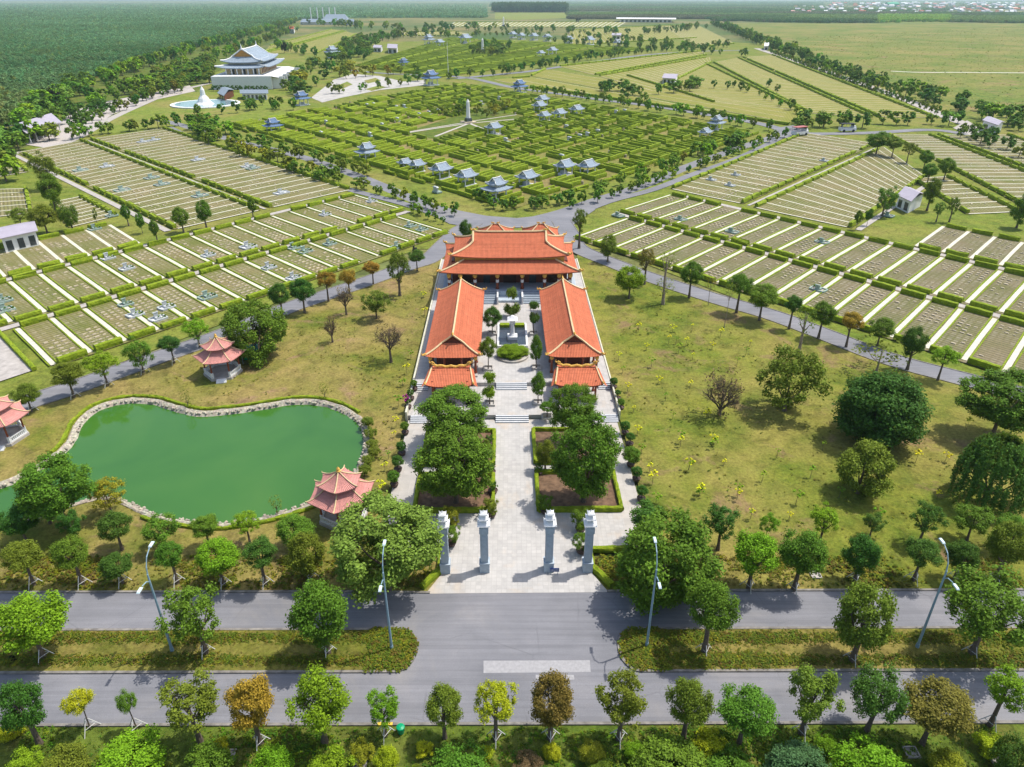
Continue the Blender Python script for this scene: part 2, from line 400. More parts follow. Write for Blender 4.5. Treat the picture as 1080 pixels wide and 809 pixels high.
# lawns, verge, roads  (z steps of a few centimetres)
roadL = [(-60,452),(0,434),(33,423),(83,407),(125,392),(167,377),(233,354),(301,326),(345,311),(392,295),(430,281),(453,273),(474,262)]
roadR = [(610,262),(650,279),(684,292),(751,314),(813,332),(865,351),(939,379),(1013,399),(1060,411),(1140,432)]
rl = smooth_open(gp(roadL)); rr_ = smooth_open(gp(roadR))
sheet('lawn_left', [Vector((-95,60.5,0)), Vector((-95,84,0))] + rl + [L(-17.4,176), L(-17.4,66), L(-8.4,66), L(-8.4,60.4)], 0, M['lawn_dry'], holes=[bank_out])
sheet('lawn_right', [L(9,60.4), L(9,66), L(17.4,66), L(17.4,176)] + rr_ + [Vector((100,60.9,0))], 0, M['lawn'])
sheet('verge', [(-75,15),(75,15),(75,43.5),(-75,43.0)], 0, M['verge'])
def ribbon(name, pts, wd, z, mat, kind='structure'):
    a = offset(pts, wd/2, False); b = offset(pts, -wd/2, False); mb = MB()
    for i in range(len(pts)-1): mb.quad((*a[i].xy, z), (*a[i+1].xy, z), (*b[i+1].xy, z), (*b[i].xy, z))
    return mb.build(name, mat, kind=kind)
sl = .0035
def ry(x, y0): return y0 + x*sl
sheet('avenue', [(-220,ry(-220,43.35)),(220,ry(220,43.35)),(220,ry(220,60.25)),(-220,ry(-220,60.25))], .02, M['asphalt'])
sheet('far_verge', [(-220,30),(-75,30),(-75,43),(-220,42.6)], -.01, M['verge'])
def kerb(name, pts, wd=.28, h=.15, mat='kerb', closed=False):
    mb = MB(); n = len(pts)
    a = offset(pts, wd/2, closed); b = offset(pts, -wd/2, closed)
    for i in range(n if closed else n-1):
        j = (i+1) % n
        mb.quad((*a[i].xy, h), (*a[j].xy, h), (*b[j].xy, h), (*b[i].xy, h))
        mb.quad((*a[i].xy, 0), (*a[j].xy, 0), (*a[j].xy, h), (*a[i].xy, h))
        mb.quad((*b[j].xy, 0), (*b[i].xy, 0), (*b[i].xy, h), (*b[j].xy, h))
    return mb.build(name, M[mat], kind='structure')
kerb('kerb', [Vector((x, ry(x, 60.3), 0)) for x in range(-220, -10, 10)] + [L(-9.9, 60.15)])
kerb('kerb', [L(10.4, 60.15)] + [Vector((x, ry(x, 60.3), 0)) for x in range(20, 221, 10)])
kerb('kerb', [Vector((x, ry(x, 43.3), 0)) for x in range(-220, 221, 10)])
kerb('kerb_paint', [Vector((x, ry(x, 43.3), 0)) for x in (-12.6, -11.9, -11.2)], .3, .165, 'kerbyellow')
def island(name, x0, x1, sign):
    yc, hw = 51.95, 2.75; pts = []
    xr, xf = (x1, x0) if sign > 0 else (x0, x1)
    for k in range(13):
        a = -math.pi/2 + math.pi*k/12
        pts.append(Vector((xr - sign*1.9 + sign*1.9*math.cos(a), ry(xr, yc) + hw*math.sin(a), 0)))
    pts.append(Vector((xf, ry(xf, yc)+hw, 0))); pts.append(Vector((xf, ry(xf, yc)-hw, 0)))
    if sign < 0: pts = pts[::-1]
    kerb('kerb', pts, .28, .17, closed=True)
    mb = MB(); mb.prism([(p.x, p.y) for p in pts], 0, .12); mb.build(name, M['median'], kind='structure')
    return pts
isl_L = island('median_island', -215, -10.0, 1); isl_R = island('median_island', 11.2, 215, -1)
sheet('road_patch', gp([(510,697),(622,696.5),(623,709),(510,710)]), .028, M['patch'])
sheet('road_patch', gp([(565,712),(605,712),(606,717),(565,717)]), .028, M['patch'])
def roadstrip(name, pts, wd, z=.03):
    ribbon(name, pts, wd, z, M['asphalt'])
    for s in (1, -1): kerb('kerb', offset(pts, s*(wd/2+.12), False), .22, .12)
rl = smooth_open(gp(roadL[:-1] + [(470,257),(485,243),(500,235)])); rr_ = smooth_open(gp([(592,233),(600,246)] + roadR)); roadstrip('cemetery_road', rl, 5.6); roadstrip('cemetery_road', rr_, 5.6)

# cemetery ring roads round the hedge maze
swA = smooth_open(gp([(520,232),(470,222),(443,213),(405,197),(373,184),(330,169),(290,158),(250,149),(215,139),(188,131),(165,126)]))
swB = smooth_open(gp([(500,236),(470,229),(430,216),(373,201),(330,188),(280,171),(240,157),(205,146),(178,134)]))
seA = smooth_open(gp([(560,232),(592,224),(627,212),(677,196),(722,177),(760,163),(795,151),(820,143),(833,136)]))
seB = smooth_open(gp([(590,233),(640,213),(688,200),(730,184),(775,168),(808,153),(826,143)]))
ribbon('ring_road', swA, 5.5, .0, M['asphalt']); ribbon('ring_road', swB, 3.6, .012, M['asphalt'])
ribbon('ring_road', seA, 5.5, .0, M['asphalt']); ribbon('ring_road', seB, 3.6, .012, M['asphalt'])
sheet('ring_junction', gp([(452,224),(478,221),(505,227),(545,230),(585,226),(618,217),(628,221),(600,240),(500,240),(474,236)]), .02, M['asphalt'])
sheet('ring_verge', swA[4:] + swB[4:][::-1], -.02, M['bright']); sheet('ring_verge', seA[4:] + seB[4:][::-1], -.02, M['bright'])
ne = smooth_open(gp([(838,141),(800,130),(740,120),(690,112),(640,106),(590,99),(540,92),(500,83),(470,80),(440,79),(400,77),(372,74)]))
ribbon('ring_road', ne, 7, .01, M['asphalt'])
ribbon('ring_road', smooth_open(gp([(480,83),(520,79),(560,75),(620,66),(680,58),(740,54),(790,53)])), 9, .012, M['asphalt'])
ribbon('ring_road', smooth_open(gp([(826,139),(860,141),(920,140),(985,137),(1040,146),(1100,160)])), 7, .014, M['asphalt'])
sheet('junction', gp([(812,144),(818,135),(836,132),(852,137),(835,146)]), .02, M['asphalt'])
sheet('forecourt', gp([(1005,135),(1020,127),(1045,141),(1060,150),(1040,149)]), .022, M['concrete'])
ribbon('perimeter_road', smooth_open(gp([(798,51),(850,68),(900,85),(950,103),(1000,124),(1040,138)])), 8, .0, M['concrete'])
ribbon('dirt_track', smooth_open(gp([(940,75),(970,76.3),(1010,76.3),(1045,76.6),(1100,77)])), 5, .0, M['pathwhite'])
sheet('meadow', gp([(752,24.6),(1200,24.6),(1200,170),(1060,146),(1000,122),(900,85),(800,46)]), -.08, M['meadow'])
sheet('green_strip', gp([(545,12),(600,13.5),(598,19),(545,21),(522,20),(522,13)]), -.06, M['bright'])
sheet('young_wood_strip', gp([(925,17),(1000,19),(1000,24),(925,24)]), -.06, M['bright'])
# field behind left: bright lawn round the fountain, gravel lot
sheet('hill_lawn', gp([(90,137),(150,112),(200,97),(330,100),(300,128),(230,133),(172,133),(100,144)]), -.05, M['bright'])
sheet('park_ground', gp([(-60,200),(0,165),(60,142),(100,118),(160,95),(230,75),(330,45),(700,40),(800,46),(1000,124),(1100,170),(1250,300),(1250,440),(1000,400),(640,262),(440,262),(0,430),(-200,470)]), -.15, M['parkgrass'])
sheet('wood_floor', gp([(-60,215),(0,165),(60,135),(120,110),(160,94),(205,100),(222,80),(260,56),(318,28),(300,16),(150,50),(-60,140)]), -.1, M['verge'])
sheet('gravel_lot', gp([(25,152),(48,140),(75,118),(105,108),(150,100),(200,90),(206,96),(160,106),(120,120),(85,142),(50,156)]), -.03, M['gravel'])
ribbon('side_road', smooth_open(gp([(-40,168),(10,162),(40,158),(80,146),(115,126),(150,110),(186,96),(240,84)])), 5, -.01, M['concrete'])
sheet('white_court', gp([(328,103),(352,84),(372,78),(400,80),(425,86),(450,84),(446,90),(400,95),(360,103),(340,108)]), -.02, M['court'])
for q in ([(352,92),(366,86),(372,89),(358,95)], [(384,85),(396,82),(402,85),(388,88)], [(385,94),(400,90),(408,92),(392,96)]): sheet('court_lawn', gp(q), -.01, M['bright'])

# ------------------------------------------------------------------ temple terraces (solid, stepped)
def lbox(mb, x0, x1, y0, y1, z0, z1):
    mb.prism([L(x0,y0).xy[:], L(x1,y0).xy[:], L(x1,y1).xy[:], L(x0,y1).xy[:]], z0, z1)
H1, H2 = .7, 1.4
sheet('plaza', [L(-10.4,60.0), L(10.6,60.0), L(8.6,63.9), L(8.8,67.2), L(17,67.2), L(16.8,98), L(-16.8,98), L(-17,67.2), L(-8.8,67.2), L(-8.4,63.9)], .045, M['plaza'])
sheet('side_walk', [L(-17,67.3), L(-13.8,67.3), L(-13.8,98), L(-16.8,98)], .052, M['plaza2'])
sheet('side_walk', [L(14.2,67.3), L(17,67.3), L(16.8,98), L(14.2,98)], .052, M['plaza2'])
mb = MB(); lbox(mb, -16.9, 17.1, 98.4, 108.1, -.2, H1); mb.build('lower_terrace', M['plaza'], kind='structure')
mb = MB(); lbox(mb, -16.9, 17.1, 108.1, 174, -.2, H2); mb.build('upper_terrace', M['plaza'], kind='structure')
mb = MB(); lbox(mb, -17.25, -16.95, 98, 174, -.2, 1.55); lbox(mb, 17.15, 17.4, 98, 174, -.2, 1.55); mb.build('terrace_kerb', M['pathwhite'], kind='structure')
def steps(x0, x1, ya, za, zb, nst=4, run=.36):
    r = empty('stone_steps', L((x0+x1)/2, ya, za), AX)
    mb = MB(); mt = MB(); h = (zb-za)/nst; w_ = x1-x0
    for k in range(nst):
        mb.box(0, -(nst-k)*run/2 - .01, 0, w_, (nst-k)*run, (k+1)*h - .04)
        mt.box(0, -(nst-k)*run + run/2 - .01, (k+1)*h - .04, w_ + .02, run*.85, .04)
    mb.build('riser', M['step'], r); mt.build('tread', M['steptop'], r)
    return r
for (a, b, ln, wh) in ((-2.7, 2.6, 'centre', 'lower'), (-16.4, -13.8, 'left', 'lower'), (14.4, 17, 'right', 'lower')):
    tag(steps(a, b, 98.4, 0.05, H1), f'short flight of blue-grey stone steps at the {ln} of the {wh} terrace edge', 'steps')
for (a, b, ln, wh) in ((-2.7, 2.6, 'centre', 'upper'), (-16.4, -14.4, 'left', 'upper'), (14.9, 17, 'right', 'upper')):
    tag(steps(a, b, 108.1, H1, H2), f'short flight of blue-grey stone steps at the {ln} of the {wh} terrace edge', 'steps')

# ------------------------------------------------------------------ curved roofs
def slope_pts(hx, y, z): pass
def xieshan(We, De, Wg, z0, z1, tg, lift, tmax=1.0, pw=1.25, th=.22, nx=14, nt=12):
    """half sizes; returns roof MB, ridge polyline sets, gable MB"""
    mb = MB(); gab = MB()
    def prof(t):
        hx = We + (Wg-We)*min(t/tg, 1); hy = De*(1-t); z = z0 + (z1-z0)*t**pw
        return hx, hy, z
    def pt(side, s, t, dz=0):
        hx, hy, z = prof(t); e = abs(2*s-1)
        z += lift*e**4*max(0, 1-t/tg)**2 + (lift*.35*e**6 if t >= tg else 0) + dz
        o = 1 + .03*e**6*max(0, 1-t/tg)**2
        if side == 0: return Vector(((2*s-1)*hx*o, -hy*o, z))
        if side == 2: return Vector(((1-2*s)*hx*o, hy*o, z))
        if side == 1: return Vector((hx*o, (2*s-1)*hy*o, z))
        return Vector((-hx*o, (1-2*s)*hy*o, z))
    for side in range(4):
        tm = tmax if side in (0, 2) else min(tg, tmax); nn = nt if side in (0, 2) else max(4, int(nt*tm))
        for dz in (0, -th):
            for i in range(nx):
                for j in range(nn):
                    s0, s1 = i/nx, (i+1)/nx; t0, t1 = tm*j/nn, tm*(j+1)/nn
                    q = [pt(side, s0, t0, dz), pt(side, s1, t0, dz), pt(side, s1, t1, dz), pt(side, s0, t1, dz)]
                    slope = math.hypot(De, z1-z0); uv = []
                    for (s, t) in ((s0,t0),(s1,t0),(s1,t1),(s0,t1)):
                        p = pt(side, s, t); uv.append((p.x if side in (0,2) else p.y, t*slope))
                    if dz: q = q[::-1]; uv = uv[::-1]
                    mb.quad(*q, uv=uv)
        for i in range(nx):
            a, b = pt(side, i/nx, 0), pt(side, (i+1)/nx, 0)
            mb.quad(a - Vector((0,0,th)), b - Vector((0,0,th)), b, a, uv=[(0,0)]*4)
    lines = []
    for side, s in ((0,0),(0,1),(2,0),(2,1)):
        lines.append([pt(side, s, tmax*j/10, .12) for j in range(11)])
    if tmax >= 1: lines.append([pt(0, i/12, 1, .15) for i in range(13)])
    if tg < 1 and tmax >= 1:
        for sx in (1, -1):
            x = sx*(Wg-.35); hx, hy, z = prof(tg); m_ = []
            for j in range(7):
                t = tg + (1-tg)*j/6; _, y_, zz = prof(t); m_.append((y_, zz))
            pts = [Vector((x, -y, zz-.1)) for y, zz in m_] + [Vector((x, y, zz-.1)) for y, zz in m_[::-1][1:]]
            gab.poly(pts if sx > 0 else pts[::-1])
    return mb, lines, gab
def gables(gb, mat, parent, loc=None, rz=None):
    for f in gb.f:
        g1 = MB(); g1.poly([gb.v[i] for i in f]); o = g1.build('gable', mat, parent)
        if rz is not None: o.rotation_euler.z = rz; o.location = loc
def curl(mb, p, d, s):
    """upturned, curled corner ornament"""
    d = Vector((d.x, d.y, 0)).normalized(); pts = []
    for k in range(9):
        a = -1.2 + k*.5; r = s*(1 - k*.08)
        pts.append(p + d*(s*.55 + r*.75*math.sin(a)) + Vector((0, 0, s*.9 - r*.8*math.cos(a))))
    mb.tube(pts, [s*.3, s*.34, s*.32, s*.28, s*.24, s*.2, s*.16, s*.12, s*.06], 6)
    mb.tube([p - d*s*1.2 + Vector((0,0,.05)), p - d*s*.2 + Vector((0,0,s*.5)), p + d*s*.3 + Vector((0,0,s*.1))], [s*.2, s*.4, s*.3], 6)
def ridges(lines, rad, parent, mat='cream', matf='gold', cs=.5, ends=True):
    for k, l in enumerate(lines):
        mb = MB(); mb.tube(l, rad, 5); mb.build('ridge', M[mat], parent)
        for (p, d) in (((l[0], l[0]-l[1]),) if k < 4 else ((l[0], l[0]-l[1]), (l[-1], l[-1]-l[-2]))):
            if ends: fb = MB(); curl(fb, p, d, cs); fb.build('finial', M[matf], parent)

# ---- main hall
hall = empty('temple_hall', L(0, 157.3, 0), AX, 'large orange-tiled temple hall with two-tiered roof at the head of the courtyard', 'temple')
mb = MB(); mb.box(0, .5, H2, 30, 20.0, 1.6); mb.build('podium', M['stone'], hall)
mb = MB()
mb.box(0, 1.5, 3.0, 26, 12, 5.2); mb.build('wall', M['wood'], hall)
for k, x in enumerate((-10.2, -5.2, 0, 5.2, 10.2)):
    mb = MB(); mb.box(x, -4.6, 3.0, 2.9 if k % 2 == 0 else 1.5, .16, 3.6); mb.build('door', M['dark'] if k % 2 == 0 else M['glass'], hall)
for x in (-13.4, -10.9, -7.7, -2.75, 2.75, 7.7, 10.9, 13.4):
    for y in (-8.3,):
        mb = MB(); mb.lathe(x, y, [(.42, 3.0), (.42, 3.3), (.3, 3.4), (.3, 7.0)], 10); c_ = mb.build('column', M['col'], hall)
        mb = MB(); mb.lathe(x, y, [(.33, 5.6), (.48, 5.8), (.48, 6.4), (.33, 6.6)], 10); mb.build('capital', M['gold'], c_)
        mb = MB(); mb.lathe(x, y, [(.32, 4.5), (.36, 4.55), (.36, 5.1), (.32, 5.15)], 10); mb.build('plaque', M['white'], c_)
for x in (-13.6, 13.6):
    for y in (-3, 2, 7):
        mb = MB(); mb.lathe(x, y, [(.42, 3.0), (.42, 3.3), (.3, 3.4), (.3, 7.0)], 8); mb.build('column', M['col'], hall)
mb = MB(); mb.box(0, 0, 6.5, 27.6, 17.0, .5); mb.build('beam', M['wood'], hall)
mb = MB(); mb.box(0, 0, 8.5, 24.2, 12.2, 1.3); mb.build('upper_wall', M['gold'], hall)
rf, ln_, gb = xieshan(15.0, 9.9, 8.9, 7.0, 13.2, .45*1.0, .6, tmax=.36, pw=1.1)
rf.build('lower_roof', M['tile'], hall); ridges([l for l in ln_], .2, hall, cs=.62)
rf, ln_, gb = xieshan(12.7, 7.0, 8.2, 9.7, 13.4, .6, .65, pw=1.12)
rf.build('upper_roof', M['tile'], hall); gables(gb, M['orange_wall'], hall); ridges(ln_, .24, hall, cs=.62)
for sx in (-1, 1):
    for k in range(5):
        pass
def hall_steps(x0, x1, lab):
    r = empty('stone_steps', L((x0+x1)/2, 147.9, H2), AX, lab, 'steps')
    mb = MB(); mt = MB(); n_ = 8; h = 1.6/n_; run = .5
    for k in range(n_):
        mb.box(0, -(n_-k)*run/2, 0, x1-x0, (n_-k)*run, (k+1)*h-.04); mt.box(0, -(n_-k)*run+run/2, (k+1)*h-.04, x1-x0+.02, run*.7, .04)
    mb.build('riser', M['step'], r); mt.build('tread', M['stone'], r)
    for x in (-(x1-x0)/2-.2, (x1-x0)/2+.2): mb = MB(); mb.box(x, -2.1, 0, .35, 4.3, 1.7); mb.build('side_rail', M['white'], r)
hall_steps(-7.5, -2.9, 'wide blue-grey stone stair up to the left half of the temple hall')
hall_steps(2.9, 7.5, 'wide blue-grey stone stair up to the right half of the temple hall')
pn = MB(); pn.box(0, 0, 0, 5.2, .4, 1.65); pn.box(0, -.25, .2, 4.6, .1, 1.2); pn.box(0, -1.6, 0, 5.2, 2.6, .5)
o = pn.build('carved_panel', M['stone'], hall); o.location = (0, 147.6-157.3, H2+.0)
# ---- rear pavilions
for x, nm in ((-4.4, 'left'), (7.3, 'right')):
    r = empty('rear_hall', L(x + (1.0 if x < 0 else .9), 178.5, 0), AX, f'small orange-roofed hall behind the temple, the {nm} one of two', 'building')
    mb = MB(); mb.box(0, 0, 0, 6.4, 6.4, 6.2); mb.build('wall', M['wood'], r)
    rf, ln_, gb = xieshan(4.6, 4.6, .7, 6.2, 9.1, 1.0, .5, pw=1.15); rf.build('roof', M['tile'], r); ridges(ln_, .14, r, cs=.4)
mb = MB(); lbox(mb, -13, 13, 174, 185, -.1, .1); mb.build('rear_court', M['plaza2'], kind='structure')

# ---- galleries left and right of the court
def gallery(x, nm):
    g = empty('gallery_hall', L(x, 125.6, 0), AX, f'long orange-tiled gallery hall along the {nm} side of the courtyard', 'building')
    mb = MB(); mb.box(0, 0, H2, 8.6, 31, .25); mb.build('floor', M['concrete'], g)
    mb = MB()
    mb.box(-2.9, .8, H2+.25, .3, 26, 3.3); mb.box(2.9, .8, H2+.25, .3, 26, 3.3); mb.box(0, 13.6, H2+.25, 5.6, .3, 3.3); mb.box(0, -11.9, H2+.25, 5.6, .3, 3.3)
    mb.build('wall', M['wood'], g)
    for sx in (-3.95, 3.95):
        for k in range(8):
            mb = MB(); mb.lathe(sx, -14.3 + k*4.05, [(.3, H2+.2), (.3, H2+.5), (.2, H2+.6), (.2, 5.2)], 8); c_ = mb.build('column', M['col'], g)
            mb = MB(); mb.lathe(sx, -14.3 + k*4.05, [(.22, 4.2), (.36, 4.35), (.36, 4.8), (.22, 4.9)], 8); mb.build('capital', M['gold'], c_)
    for sx in (-1.5, 1.5):
        mb = MB(); mb.lathe(sx, -14.3, [(.3, H2+.2), (.3, H2+.5), (.2, H2+.6), (.2, 5.2)], 8); mb.build('column', M['col'], g)
    mb = MB()
    for sx in (-3.95, 3.95): mb.box(sx, 0, 4.85, .3, 29, .35)
    mb.box(0, -14.3, 4.85, 7.7, .3, .35); mb.build('beam', M['wood'], g)
    # roof: ridge along Y. front hip, plain gable at back
    rb = MB(); NX, NY = 8, 20
    zE, zR, hw = 5.15, 7.9, 4.85; yF, yG, yB = -15.4, -12.6, 15.6
    def P(sx, s, t):      # s along y 0..1, t eave->ridge
        tt = t
        ys = (yF + (yG-yF)*min(1, tt/.62)) ; y = ys + (yB-ys)*s
        e0 = max(0, 1-s*6); e1 = max(0, 1-(1-s)*6)
        lift = .38*(e0**2)*max(0, 1-tt/.62)**2 + .45*e1**2*(1-tt)**2 + .22*(max(0, 1-s*5)**2 + max(0, 1-(1-s)*5)**2)*(max(0, tt-.5)*2)**2
        return Vector((sx*hw*(1-tt), y, zE + (zR-zE)*tt**1.2 + lift))
    for sx in (-1, 1):
        for dz in (0, -.2):
            for i in range(NY):
                for j in range(NX):
                    q = []; uv = []
                    for (s, t) in ((i/NY, j/NX), ((i+1)/NY, j/NX), ((i+1)/NY, (j+1)/NX), (i/NY, (j+1)/NX)):
                        p = P(sx, s, t); q.append(p + Vector((0,0,dz))); uv.append((p.y, t*5.6))
                    if (sx < 0) != (dz < 0): q = q[::-1]; uv = uv[::-1]
                    rb.quad(*q, uv=uv)
        for i in range(NY):
            a, b = P(sx, i/NY, 0), P(sx, (i+1)/NY, 0); rb.quad(a, b, b-Vector((0,0,.2)), a-Vector((0,0,.2)), uv=[(0,0)]*4)
    for i in range(10):
        for j in range(6):
            q = []; uv = []
            for (s, t) in ((i/10, j/6), ((i+1)/10, j/6), ((i+1)/10, (j+1)/6), (i/10, (j+1)/6)):
                tt = t*.62; pl = P(-1, 0, tt); x_ = pl.x*(1-2*s); e = abs(2*s-1)
                z = zE + (zR-zE)*tt**1.2 + .38*e**4*(1-t)**2
                q.append(Vector((x_, pl.y, z))); uv.append((x_, t*3))
            rb.quad(*q, uv=uv)
    rb.build('roof', M['tile'], g)
    gb = MB(); ts = [.6 + .4*k/5 for k in range(6)]
    gb.poly([P(-1, .012, t) - Vector((0,0,.15)) for t in ts] + [P(1, .012, t) - Vector((0,0,.15)) for t in ts[::-1][1:]])
    ts = [k/6 for k in range(7)]
    gb.poly(([P(-1, .985, t) - Vector((0,0,.12)) for t in ts] + [P(1, .985, t) - Vector((0,0,.12)) for t in ts[::-1][1:]])[::-1])
    gables(gb, M['wood'], g)
    up = Vector((0,0,.12)); ls = []
    for sx in (-1, 1): ls.append([P(sx, 0, t/10) + up for t in range(11)])
    for sx in (-1, 1): ls.append([P(sx, 1, t/10) + up for t in range(11)])
    ls.append([P(1, s/16, 1) + up for s in range(17)])
    ridges(ls, .17, g, cs=.5)
    # small front porch roof
    pr = MB(); z0p, z1p = 3.9, 5.0
    def Q(s, t):
        hxp = 3.95 - .7*t; y = -23.6 + 4.9*t; e = abs(2*s-1)
        return Vector(((2*s-1)*hxp, y, z0p + (z1p-z0p)*t**1.15 + .45*e**4*(1-t)**2))
    for i in range(10):
        for j in range(6):
            q = []; uv = []
            for (s, t) in ((i/10, j/6), ((i+1)/10, j/6), ((i+1)/10, (j+1)/6), (i/10, (j+1)/6)):
                p = Q(s, t); q.append(p); uv.append((p.x, t*5))
            pr.quad(*q, uv=uv); pr.quad(*[p - Vector((0,0,.18)) for p in q[::-1]], uv=uv[::-1])
    for sx in (-1, 1):      # side slopes and back slope
        for j in range(6):
            t0, t1 = j/6, (j+1)/6
            a = Q((sx+1)/2, t0); b = Q((sx+1)/2, t1); o_ = Vector((sx*.7, 0, -.45))
            q = [a, a + o_*(1-t0*.2), b + o_*(1-t1*.2), b]; pr.quad(*(q if sx < 0 else q[::-1]), uv=[(0,t0*5),(.7,t0*5),(.7,t1*5),(0,t1*5)])
    a, b = Q(0, 1), Q(1, 1); pr.quad(a, b, b + Vector((0, 2.1, -.7)), a + Vector((0, 2.1, -.7)), uv=[(0,0),(6,0),(6,2),(0,2)])
    pr.build('porch_roof', M['tile'], g)
    up = Vector((0,0,.1)); l5 = [Q(0, t/8)+up for t in range(9)], [Q(1, t/8)+up for t in range(9)]
    for l_ in l5:
        tb = MB(); tb.tube(l_, .13, 5); tb.build('ridge', M['cream'], g)
        fb = MB(); curl(fb, l_[0], l_[0]-l_[1], .42); fb.build('finial', M['gold'], g)
    fb = MB()
    top = [Q(s/14, 1) + Vector((0, 0, .2 + .5*abs(2*s/14-1)**3 + .12*math.cos(s*1.8))) for s in range(15)]
    fb.tube(top, .22, 6); curl(fb, top[0], top[0]-top[1], .42); curl(fb, top[-1], top[-1]-top[-2], .42)
    fb.build('ridge_crest', M['gold'], g)
    for sx in (-2.9, 2.9):
        for y in (-22.3, -19.4):
            mb = MB(); mb.lathe(sx, y, [(.26, H1), (.26, H1+.3), (.18, H1+.4), (.18, 4.3 if y < -20 else 4.9)], 8); mb.build('column', M['col'], g)
gallery(-10.3, 'left'); gallery(11.0, 'right')

# ---- court pool with lantern, planters
pool = empty('lantern_pool', L(.3, 127.2, H2), AX, 'square court pool with white rim and a stone lantern in its middle', 'pool')
mb = MB()
for (x, y, a, b) in ((0, 5.2, 5.8, .35), (0, -5.2, 5.8, .35), (-2.75, 0, .35, 10.1), (2.75, 0, .35, 10.1)): mb.box(x, y, 0, a, b, .5)
mb.build('rim', M['white'], pool)
mb = MB(); mb.box(0, 0, .02, 5.1, 10.0, .25); mb.build('water', M['glass'], pool)
mb = MB(); mb.box(-1.5, 4.2, .2, 1.9, 1.2, .6); mb.box(1.5, 4.2, .2, 1.9, 1.2, .6); mb.build('water_plants', M['hedge'], pool)
lan = MB(); lan.box(0, -1.5, .2, 1.9, 1.9, .7); lan.lathe(0, -1.5, [(.75, .9), (.45, 1.4), (.32, 3.2), (.5, 3.5)], 12); lan.box(0, -1.5, 3.5, 1.1, 1.1, .8); lan.box(0, -1.5, 4.3, 2.0, 2.0, .25, 0, .7); lan.box(0, -1.5, 4.55, 1.2, 1.2, .5, 0, .3)
lan.build('stone_lantern', M['white'], pool)

# ---- gate pillars
def pillar(x, y, lab, hh=8.6):
    r = empty('gate_pillar', L(x, y, .05), AX, lab, 'pillar', 'carved stone gate pillars at the plaza entrance')
    mb = MB(); mb.box(0, 0, 0, 1.15, 1.15, 1.3); mb.box(0, 0, 1.3, 1.25, 1.25, .15); mb.build('plinth', M['stone'], r)
    mb = MB(); mb.box(0, 0, 1.45, .85, .85, 4.4); mb.box(0, 0, 5.85, 1.05, 1.05, .8); 
    for s in (-1, 1): mb.box(s*.45, 0, 1.8, .03, .5, 3.6); mb.box(0, s*.45, 1.8, .5, .03, 3.6)
    mb.build('shaft', M['stone'], r)
    mb = MB()
    for (z, s) in ((6.65, .78), (7.4, .6), (8.0, .44)):
        mb.box(0, 0, z, s, s, .45)
        n0 = 6; q = []
        for k in range(4):      # small upturned roof
            pass
        mb.box(0, 0, z+.42, s*1.9, s*1.9, .14, 0, .85); mb.box(0, 0, z+.56, s*1.6, s*1.6, .18, 0, .45)
        for a in range(4):
            an = math.pi/4 + a*math.pi/2; d = Vector((math.cos(an), math.sin(an), 0))
            mb.tube([d*s*1.0 + Vector((0,0,z+.48)), d*s*1.2 + Vector((0,0,z+.52)), d*s*1.3 + Vector((0,0,z+.66))], [.07, .06, .03], 5)
    mb.lathe(0, 0, [(.14, 8.5), (.18, 8.65), (.08, 8.85), (.02, 9.0)], 8)
    mb.build('tiered_cap', M['white'], r)
pillar(-8.35, 63.7, 'outermost left stone gate pillar beside the big pale green tree')
pillar(-3.7, 63.8, 'inner left stone gate pillar of the pair framing the central path')
pillar(3.9, 63.8, 'inner right stone gate pillar with the small blue sign at its foot')
pillar(8.5, 63.7, 'outermost right stone gate pillar next to the clipped border hedge')
s_ = empty('notice_board', L(4.55, 63.0, .05), AX, 'small blue notice board with white lettering at the foot of a gate pillar', 'sign')
mb = MB(); mb.box(0, 0, .35, 1.1, .06, .55); mb.build('board', M['bluesign'], s_)
mb = MB()
for r_, (z, n_) in enumerate(((.72, 6), (.55, 7), (.42, 5))):
    for k in range(n_): mb.box(-.42 + k*.84/(n_-1), -.035, z, .08, .01, .07)
mb.build('lettering', M['white'], s_)
mb = MB(); mb.box(-.4, 0, 0, .06, .06, .4); mb.box(.4, 0, 0, .06, .06, .4); mb.build('leg', M['metal'], s_)

# ------------------------------------------------------------------ foliage prototypes
rng = np.random.default_rng(5)
def quads_mesh(name, cen, nor, size, mat, extra=None):
    n = len(cen); r = rng.normal(size=(n, 3)); a = np.cross(nor, r); a /= np.linalg.norm(a, axis=1)[:, None] + 1e-9
    b = np.cross(nor, a); s = size[:, None] if hasattr(size, 'shape') else size
    asp = rng.uniform(.45, .8, (n, 1))
    P = np.stack([cen - a*s, cen - b*s*asp, cen + a*s, cen + b*s*asp], 1)
    P[:, 0] += nor*s*.15; P[:, 2] -= nor*s*.25
    P = P.reshape(-1, 3)
    me = bpy.data.meshes.new(name); me.vertices.add(n*4); me.vertices.foreach_set('co', P.ravel())
    me.loops.add(n*4); me.loops.foreach_set('vertex_index', np.arange(n*4))
    me.polygons.add(n); me.polygons.foreach_set('loop_start', np.arange(n)*4); me.polygons.foreach_set('loop_total', np.full(n, 4))
    me.materials.append(mat); me.update(); me.validate(); return me
